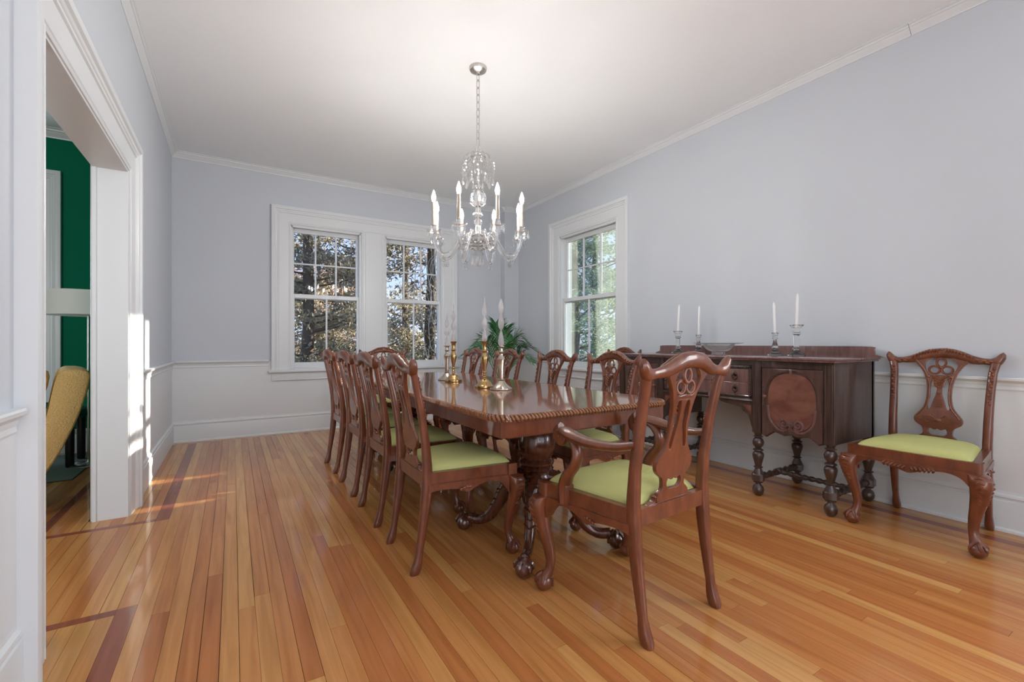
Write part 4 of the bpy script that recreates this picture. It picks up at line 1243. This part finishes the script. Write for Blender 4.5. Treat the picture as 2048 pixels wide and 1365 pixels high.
def glass_taper(x, y, z, h, beads, label, spire):
    prof = [(0.010, -0.02), (0.011, 0.0)]
    nb_ = beads; body = h * (0.82 if spire else 0.98)
    for k in range(nb_):
        z0 = body * k / nb_; z1 = body * (k + 1) / nb_
        R = (0.019, 0.020, 0.017)[min(k, 2)]
        for q in range(1, 9):
            u = q / 8
            r = 0.005 + (R - 0.005) * math.sin(PI * (u ** 0.8 if k else 0.45 + 0.55 * u))
            if k == nb_ - 1 and not spire and u > 0.5: r = R * (1 - (u - 0.5) * 2) ** 0.8 * 0.98 + 0.001
            prof.append((r, z0 + (z1 - z0) * u))
    if spire:
        prof += [(0.0045, body + 0.02), (0.002, h)]
    o = MB().lathe(prof, 18).build('glass_taper', 'blown_glass', None, ang=60)
    o.location = (x, y, z)
    tag(o, label, 'glass taper', 'blown glass tapers on the table')
tb = [(1.478, 3.42, 0.280, 'nickel', 0, 0.265, True, 'silvery candlestick with faceted column, beside a brass baluster one, toward the paired windows', 'frosted glass taper with long spire in the silvery candlestick toward the paired windows'),
      (1.462, 3.255, 0.312, 'brass', 1, 0.295, True, 'brass baluster candlestick of the pair closer to the paired windows', 'faint clear glass taper in the brass candlestick toward the paired windows'),
      (1.437, 2.695, 0.310, 'brass', 1, 0.300, True, 'brass baluster candlestick beside the widest silvery one', 'glass taper with long spire in the brass candlestick next to the widest silvery one'),
      (1.472, 2.535, 0.280, 'nickel', 0, 0.312, False, 'silvery candlestick with wide flared base, farthest from the paired windows', 'blunt tipped glass taper in the wide based silvery candlestick')]
for x, y, h, m, k, gh, sp, l1, l2 in tb:
    metal_stick(x, y, h, m, k, l1)
    glass_taper(x, y, TZ + h + 0.0005, gh, 3, l2, sp)

# ================================================================== CHANDELIER
CHX, CHY = 1.545, 3.00
ch = empty('chandelier', (CHX, CHY, HC))
tag(ch, 'crystal chandelier with eight lit candle arms hanging over the dining table', 'chandelier')
zz = lambda z: z - HC
MB().lathe([(0.064, zz(3.10)), (0.066, zz(3.092)), (0.060, zz(3.076)), (0.040, zz(3.064)), (0.014, zz(3.058)), (0.012, zz(3.05))], 32).build('canopy', 'steel', ch)
def link(z, turn, L=0.064, w=0.0130, r=0.0036):
    pts = []
    for k in range(16):
        a = 2 * PI * k / 16
        x = w * math.cos(a); zc = (L / 2 - w) * (1 if math.sin(a) >= 0 else -1) + w * math.sin(a)
        pts.append((x * math.cos(turn), x * math.sin(turn), z + zc))
    MB().tube(pts, r, 6, cyclic=True).build('chain_link', 'steel', ch)
z = 3.030; k = 0
while z > 2.53:
    link(zz(z), (k % 2) * PI / 2 + 0.35); z -= 0.0535; k += 1
pts = [(0.022 * math.cos(2 * PI * q / 18), 0.006 * math.cos(2 * PI * q / 18), zz(2.492) + 0.022 * math.sin(2 * PI * q / 18)) for q in range(18)]
MB().tube(pts, 0.004, 6, cyclic=True).build('ring', 'steel', ch)
MB().lathe([(0.012, zz(2.475)), (0.030, zz(2.470)), (0.050, zz(2.452)), (0.056, zz(2.440)), (0.050, zz(2.436)), (0.020, zz(2.446)), (0.012, zz(2.42))], 24).build('crown_cap', 'sparkle_glass', ch)
def drop(L, R, n=6):      # faceted pear drop hanging from its top at z = 0
    return MB().lathe([(0.0008, 0.0), (R * 0.35, -L * 0.18), (R * 0.75, -L * 0.5), (R, -L * 0.72), (R * 0.7, -L * 0.9), (0.0008, -L)], n)
dp = drop(0.054, 0.0115).build('pendant', 'sparkle_glass', ch, smooth=False); DROP = dp.data; bpy.data.objects.remove(dp)
dp = drop(0.040, 0.0095).build('pendant', 'sparkle_glass', ch, smooth=False); DROPS = dp.data; bpy.data.objects.remove(dp)
def hang(me, loc, parent, rz=0):
    o = bpy.data.objects.new('pendant', me); COL.objects.link(o); o.parent = parent; o.location = loc; o.rotation_euler = (0, 0, rz)
for q in range(14):      # bead strands arching out from the crown cap, ending in drops
    a = 2 * PI * q / 14 + 0.2
    path = catmull([(0.030, 2.462), (0.075, 2.448), (0.108, 2.405), (0.118, 2.350), (0.112 - 0.03 * (q % 2), 2.285)], 5)
    arm_ = MB().tube([(r * math.cos(a), r * math.sin(a), zz(h)) for r, h in path[:11]], 0.0035, 6)
    st = arm_.build('crown_arm', 'crystal', ch)
    bb = MB()
    for r, h in path[6::2] + [path[-1]]:
        bb.ball((r * math.cos(a), r * math.sin(a), zz(h)), 0.0105, 7, 5)
    bb.build('bead_strand', 'sparkle_glass', st, smooth=False)['kind'] = 'stuff'
    r, h = path[-1]; hang(DROP, (r * math.cos(a), r * math.sin(a), zz(h - 0.008)), st, a)
    r, h = path[11]; hang(DROPS, (r * math.cos(a + 0.2), r * math.sin(a + 0.2), zz(h)), st, a)
MB().lathe([(0.006, zz(2.42)), (0.006, zz(1.76))], 10).build('spindle', 'steel', ch)
MB().lathe([(0.012, zz(2.205)), (0.030, zz(2.197)), (0.054, zz(2.170)), (0.063, zz(2.135)), (0.056, zz(2.098)), (0.034, zz(2.075)), (0.014, zz(2.066))], 28, mod=lambda a, z: 1 + 0.022 * math.cos(9 * a + 130 * z)).build('ball', 'cut_crystal', ch, ang=12)
MB().lathe([(0.013, zz(2.30)), (0.016, zz(2.27)), (0.010, zz(2.24)), (0.022, zz(2.225)), (0.012, zz(2.207))], 16).build('upper_stem', 'cut_crystal', ch, ang=25)
MB().lathe([(0.014, zz(2.065)), (0.020, zz(2.055)), (0.022, zz(2.04)), (0.036, zz(2.018)), (0.036, zz(2.008)), (0.018, zz(1.992)), (0.016, zz(1.985)), (0.030, zz(1.962)), (0.030, zz(1.945)), (0.020, zz(1.93)), (0.024, zz(1.90)), (0.036, zz(1.87)), (0.040, zz(1.82))], 16).build('stem', 'cut_crystal', ch, ang=25)
MB().lathe([(0.030, zz(1.865)), (0.044, zz(1.862)), (0.074, zz(1.845)), (0.096, zz(1.815)), (0.098, zz(1.795)), (0.080, zz(1.768)), (0.045, zz(1.752)), (0.018, zz(1.748))], 32, mod=lambda a, z: 1 + 0.02 * math.cos(12 * a + 160 * z) + 0.02 * math.cos(12 * a - 160 * z)).build('bowl', 'cut_crystal', ch, ang=15)
fin = MB().lathe([(0.012, zz(1.750)), (0.026, zz(1.742)), (0.042, zz(1.722)), (0.040, zz(1.714)), (0.015, zz(1.705)), (0.018, zz(1.66)), (0.006, zz(1.63))], 16).build('finial', 'sparkle_glass', ch, ang=25)
BIGD = drop(0.085, 0.014, 8).build('x', 'sparkle_glass', ch, smooth=False); BIG = BIGD.data; bpy.data.objects.remove(BIGD)
for q in range(8):
    a = 2 * PI * q / 8
    hang(BIG, (0.041 * math.cos(a), 0.041 * math.sin(a), zz(1.716)), fin, a)
# eight arms; every arm carries its drip pan, cup, candle sleeve, bulb and drops
ARM = catmull([(0.060, 1.812), (0.085, 1.858), (0.108, 1.872), (0.135, 1.850), (0.170, 1.780), (0.215, 1.716), (0.262, 1.698), (0.305, 1.722), (0.330, 1.780), (0.338, 1.835)], 5)
cam_ang = PI / 2 - YAW      # world angle of the view direction
arm0 = MB().tube([(r, 0, zz(h)) for r, h in ARM], 0.0105, 10).build('arm', 'crystal', ch)
R_ = 0.338
def sub(mb, name, m, ang=30, smooth=True):
    return mb.build(name, m, arm0, ang=ang, smooth=smooth)
sub(MB().lathe([(0.010, 0), (0.020, 0.003), (0.040, 0.012), (0.052, 0.024), (0.050, 0.027), (0.036, 0.018), (0.012, 0.012)], 20, (R_, 0, zz(1.838)), lambda a, z: 1 + 0.05 * math.cos(10 * a)), 'drip_pan', 'sparkle_glass')
sub(MB().lathe([(0.012, 0.0), (0.018, 0.006), (0.019, 0.040), (0.021, 0.046), (0.015, 0.046)], 14, (R_, 0, zz(1.850))), 'candle_cup', 'sparkle_glass')
sub(MB().lathe([(0.014, 0), (0.0145, 0.004), (0.012, 0.008), (0.0118, 0.165), (0.010, 0.168)], 16, (R_, 0, zz(1.893))), 'candle_sleeve', 'sleeve')
sub(MB().lathe([(0.0095, 0), (0.0125, 0.012), (0.0150, 0.026), (0.0138, 0.042), (0.0090, 0.060), (0.0040, 0.074), (0.0010, 0.082)], 16, (R_, 0, zz(2.060))), 'bulb', 'bulb', 60)
for q in range(6):
    a = 2 * PI * q / 6 + 0.3
    o = bpy.data.objects.new('pendant', DROP); COL.objects.link(o); o.parent = arm0
    o.location = (R_ + 0.046 * math.cos(a), 0.046 * math.sin(a), zz(1.858)); o.rotation_euler = (0, 0, a)
for q in range(3):
    o = bpy.data.objects.new('pendant', DROP); COL.objects.link(o); o.parent = arm0
    o.location = (0.262 + 0.012 * (q - 1), 0.010 * (q - 1), zz(1.692))
for q in range(8):
    # angles measured from the camera's right, as seen in the photograph
    a = math.radians(72 + 45 * q) - YAW
    o = arm0 if q == 0 else copy_tree(arm0, ch)
    o.rotation_euler = (0, 0, a)

# ================================================================== PALM IN THE CORNER
PX, PY = 3.02, 5.20
pm = empty('potted_palm', (PX, PY, 0))
tag(pm, 'potted palm with arching green fronds in the corner between the windows', 'plant')
MB().lathe([(0.10, 0.0), (0.115, 0.01), (0.135, 0.14), (0.150, 0.27), (0.160, 0.275), (0.160, 0.295), (0.145, 0.295), (0.140, 0.26)], 28).build('pot', 'pot_glaze', pm)
MB().lathe([(0.001, 0.255), (0.141, 0.255), (0.141, 0.262), (0.001, 0.268)], 20).build('soil', 'soil', pm)
rnd = random.Random(3)
fr_specs = [(200, 1.10, 0.46), (245, 1.02, 0.50), (20, 1.12, 0.42), (338, 1.02, 0.52), (300, 0.92, 0.46), (95, 1.30, 0.16), (70, 1.24, 0.24), (150, 1.16, 0.34), (265, 1.22, 0.20), (45, 1.00, 0.44), (175, 1.02, 0.50), (320, 1.18, 0.34)]
for ang, hgt, rch in fr_specs:
    a = math.radians(ang)
    d = Vector((math.cos(a), math.sin(a), 0))
    rach = catmull([(0.02, 0.262), (0.05, 0.55), (0.10 + rch * 0.15, hgt * 0.82), (rch * 0.62, hgt), (rch, hgt - 0.10 * (1 if rch > 0.3 else -0.3))], 8)
    P = [Vector((0, 0, 0)) + d * r + Vector((0, 0, h)) for r, h in rach]
    fr = MB().tube(P, [0.008 * (1 - 0.8 * k / len(P)) for k in range(len(P))], 6).build('frond_stem', 'cane', pm)
    lf = MB(); n = len(P)
    sd = Vector((-d.y, d.x, 0))
    for k in range(int(n * 0.46), n):
        T = (P[min(k + 1, n - 1)] - P[k - 1]).normalized()
        for s in (-1, 1):
            for hshift in (0, 0.5):
                f = (k - n * 0.46 + hshift) / (n * 0.54)
                L_ = 0.30 * (1 - 0.55 * f) * (0.55 + 0.45 * min(1, f * 4)) * rnd.uniform(0.85, 1.1)
                base = P[k] + T * 0.02 * hshift
                dr = (T * 0.75 + sd * s * 0.75 + Vector((0, 0, 0.25 + rnd.uniform(-0.1, 0.1)))).normalized()
                w_ = T.cross(dr).cross(dr).normalized() * 0.0065
                q1 = base + dr * L_ * 0.5 + Vector((0, 0, -0.01)); q2 = base + dr * L_ + Vector((0, 0, -0.07 * L_ / 0.3))
                lf.add([base + w_ * 0.4, q1 + w_, q2, q1 - w_, base - w_ * 0.4], [(0, 1, 3, 4), (1, 2, 3)])
    o = lf.build('leaflets', 'palm_leaf', fr, smooth=False); o['kind'] = 'stuff'

# ================================================================== FURNITURE SEEN IN THE GREEN ROOM
yc = empty('upholstered_chair', (-1.469, 4.123, 0.0), 0.24)
tag(yc, 'yellow woven upholstered chair with raked back, seen through the doorway', 'chair')
prof = catmull([(0.623, 0.858), (0.595, 0.886), (0.54, 0.896), (0.49, 0.885), (0.465, 0.80), (0.435, 0.62), (0.41, 0.535), (0.35, 0.52), (-0.40, 0.52), (-0.50, 0.48), (-0.50, 0.27), (-0.44, 0.21), (0.32, 0.20), (0.40, 0.225), (0.47, 0.345), (0.523, 0.47), (0.568, 0.594), (0.614, 0.77)], 4, True)
b = MB(); rings = []
for y, k in ((-0.325, 0.90), (-0.318, 0.965), (-0.30, 0.99), (-0.27, 1.0), (0.27, 1.0), (0.30, 0.99), (0.318, 0.965), (0.325, 0.90)):
    rings.append([(0.05 + (x - 0.05) * (1 - (1 - k) * 0.35), y, 0.55 + (z - 0.55) * (1 - (1 - k) * 0.35)) for x, z in prof])
b.loft(rings).build('upholstered_body', 'yellow_fabric', yc, ang=50)
b = MB(); rings = []
for i in range(13):
    v = -1 + 2 * i / 12
    rings.append([(0.345 + 0.060 * math.cos(t_) * math.sqrt(max(0.02, 1 - v ** 6)) - 0.11 * 0 + (0.14) * (math.sin(t_) * 0.45), 0.27 * v, 0.715 + 0.165 * math.sin(t_) * math.sqrt(max(0.05, 1 - v ** 6))) for t_ in [2 * PI * k / 16 for k in range(16)]])
b.loft(rings).build('back_cushion', 'yellow_fabric', yc, ang=60)
for x, y in ((-0.42, -0.26), (-0.42, 0.26), (0.30, -0.26), (0.30, 0.26)):
    MB().lathe([(0.016, 0), (0.02, 0.01), (0.026, 0.22)], 12, (x, y, 0)).build('leg', 'black_wood', yc)
for k in range(3):
    MB().lathe([(0.001, 0.27), (0.009, 0.26), (0.006, 0.245), (0.011, 0.23), (0.014, 0.19), (0.016, 0.03 + 0.05 * k), (0.012, 0.025 + 0.05 * k)], 10, (0.405 - 0.030 * k, -0.335, 0.0)).build('tassel', 'tassel', yc)
lp = empty('floor_lamp', (-1.072, 5.30, 0))
tag(lp, 'floor lamp with a pale drum shade against the green wall', 'lamp')
MB().lathe([(0.13, 0), (0.135, 0.01), (0.12, 0.022), (0.02, 0.03), (0.01, 0.05)], 28).build('base', 'steel', lp)
MB().lathe([(0.009, 0.03), (0.009, 1.32)], 12).build('pole', 'steel', lp)
MB().lathe([(0.272, 1.300), (0.285, 1.300), (0.272, 1.505), (0.262, 1.505)], 40).build('shade', 'lamp_shade', lp)
MB().tube([(-0.265, 0, 1.50), (0.265, 0, 1.50)], 0.003, 6).tube([(0, -0.265, 1.50), (0, 0.265, 1.50)], 0.003, 6).lathe([(0.012, 1.31), (0.012, 1.50)], 10).build('shade_spider', 'steel', lp)
st = empty('low_stool', (-1.42, 5.42, 0.010))
tag(st, 'dark legged low bench behind the yellow chair', 'bench')
MB().box(-0.30, 0.30, -0.22, 0.22, 0.40, 0.47).build('seat', 'black_wood', st, bevel=0.012)
for x in (-0.25, 0.24):
    for y in (-0.17, 0.17):
        MB().lathe([(0.026, 0), (0.030, 0.02), (0.032, 0.40)], 12, (x, y, 0)).build('leg', 'black_wood', st)
rg = MB().box(-3.6, -1.06, 4.78, 5.85, 0, 0.010).build('area_rug', 'rug', None, bevel=0.003)
tag(rg, 'grey green rug on the dark floor of the green room', 'rug')

# ================================================================== OUTDOORS
grd = S(MB().box(-40, 60, 6.3, 80, -0.95, -0.9).box(4.0, 60, -40, 6.3, -0.95, -0.9).build('ground', 'lawn', None, smooth=False))
def tree(name, x, y, h, r, nleaf, spread, z0, z1, leafm, label, cat, lsize=0.07, seed=1, group='trees outside the windows', clumps=60, limb=True):
    rd = random.Random(seed)
    t = empty(name, (x, y, -0.9)); tag(t, label, cat, group)
    pts = [(rd.uniform(-0.04, 0.04), rd.uniform(-0.04, 0.04), h * k / 8) for k in range(9)]
    MB().tube(pts, [r * (1 - 0.75 * k / 8) for k in range(9)], 10).build('trunk', 'bark', t)
    cl = []; bm_ = MB()
    for k in range(clumps):
        z = rd.uniform(z0, z1) + 0.9; a = rd.uniform(0, 2 * PI); rr = spread * rd.uniform(0.25, 1.0) * (1 - 0.35 * (z / h))
        c = Vector((rr * math.cos(a), rr * math.sin(a), z)); cl.append(c)
        if limb and k % 2 == 0:
            s0 = Vector((0, 0, max(0.3, z - rr * 0.35)))
            bm_.tube([s0, s0.lerp(c, 0.5) + Vector((0, 0, -0.08)), c], [r * 0.20, r * 0.12, r * 0.05], 5)
    if bm_.v:
        o = bm_.build('branches', 'bark', t); o['kind'] = 'stuff'
    V = []; Fc = []
    for k in range(nleaf):
        c = cl[rd.randrange(len(cl))]
        g = Vector((rd.gauss(0, 1) * 0.34, rd.gauss(0, 1) * 0.34, rd.gauss(0, 1) * 0.15)) * spread * 0.42
        p = c + g
        u = Vector((rd.gauss(0, 1), rd.gauss(0, 1), rd.gauss(0, 1))).normalized() * lsize * rd.uniform(0.5, 1.2)
        w = u.orthogonal().normalized() * lsize * 0.35
        b0 = len(V); V += [tuple(p - u), tuple(p + w), tuple(p + u), tuple(p - w)]; Fc.append((b0, b0 + 1, b0 + 2, b0 + 3))
    me = bpy.data.meshes.new('foliage'); me.from_pydata(V, [], Fc); me.materials.append(MATS[leafm])
    o = bpy.data.objects.new('foliage', me); COL.objects.link(o); o.parent = t; o['kind'] = 'stuff'
    return t
tree('pine_tree', 1.45, 11.3, 9.0, 0.16, 10500, 1.7, -0.5, 6.0, 'conifer', 'brown green pine with a straight trunk outside the window next to doorway wall', 'tree', 0.075, 2, clumps=60)
tree('pine_tree', 2.75, 11.6, 9.0, 0.19, 10500, 1.7, -0.5, 5.5, 'conifer', 'brown green pine whose trunk stands behind the first sash pane on the right', 'tree', 0.075, 3, clumps=56)
tree('pine_tree', 4.3, 11.0, 9.0, 0.17, 10500, 1.8, -0.5, 5.8, 'conifer', 'dense brown green pine behind the hanging vines', 'tree', 0.075, 4, clumps=64)
tree('beech_tree', 3.0, 20.0, 7.0, 0.15, 6000, 2.6, 0.6, 4.2, 'russet', 'distant tree with russet autumn leaves beyond the pines', 'tree', 0.12, 5, clumps=40)
tree('far_pine', 0.6, 17.0, 9.0, 0.2, 5000, 2.6, -0.5, 3.0, 'conifer', 'far pine standing between and beyond the nearer ones', 'tree', 0.11, 6, clumps=60)
tree('far_pine', 6.0, 18.0, 9.0, 0.2, 5000, 2.8, -0.5, 3.2, 'conifer', 'far pine behind the vine covered pine', 'tree', 0.11, 7, clumps=60)
tree('yew_tree', 6.7, 8.2, 6.5, 0.16, 16000, 1.5, -0.6, 4.6, 'shrub_green', 'pale green evergreen with drooping foliage outside the single window', 'tree', 0.06, 8, clumps=80)
tree('yew_tree', 8.8, 9.8, 6.5, 0.16, 14000, 1.9, -0.6, 5.2, 'shrub_green', 'taller pale green evergreen farther outside the single window', 'tree', 0.08, 9, clumps=70)
vn = empty('bare_vine', (3.0, 7.6, -0.9)); tag(vn, 'tangle of pale bare vine stems hanging outside the window nearer the corner', 'vine')
rd = random.Random(12)
for k in range(26):
    x = rd.uniform(-0.35, 0.75); z = rd.uniform(3.4, 4.4); y = rd.uniform(-0.2, 0.2)
    pts = []; 
    for q in range(9):
        pts.append((x, y, z)); x += rd.uniform(-0.09, 0.11); y += rd.uniform(-0.06, 0.06); z -= rd.uniform(0.12, 0.5)
    if k < 3: pts.append((pts[-1][0], pts[-1][1], 0.0))
    MB().tube(catmull(pts, 4), rd.uniform(0.004, 0.010), 5).build('vine_stem', 'vine_bark', vn)
# unseen trunk added to keep sun off the wall past the doorway
tree('added_shade_pine', 8.4, 4.74, 8.0, 0.31, 1500, 0.7, 3.6, 6.0, 'conifer', 'unseen thick pine trunk added to block sun at the single window', 'tree', 0.08, 10, clumps=14, limb=False)
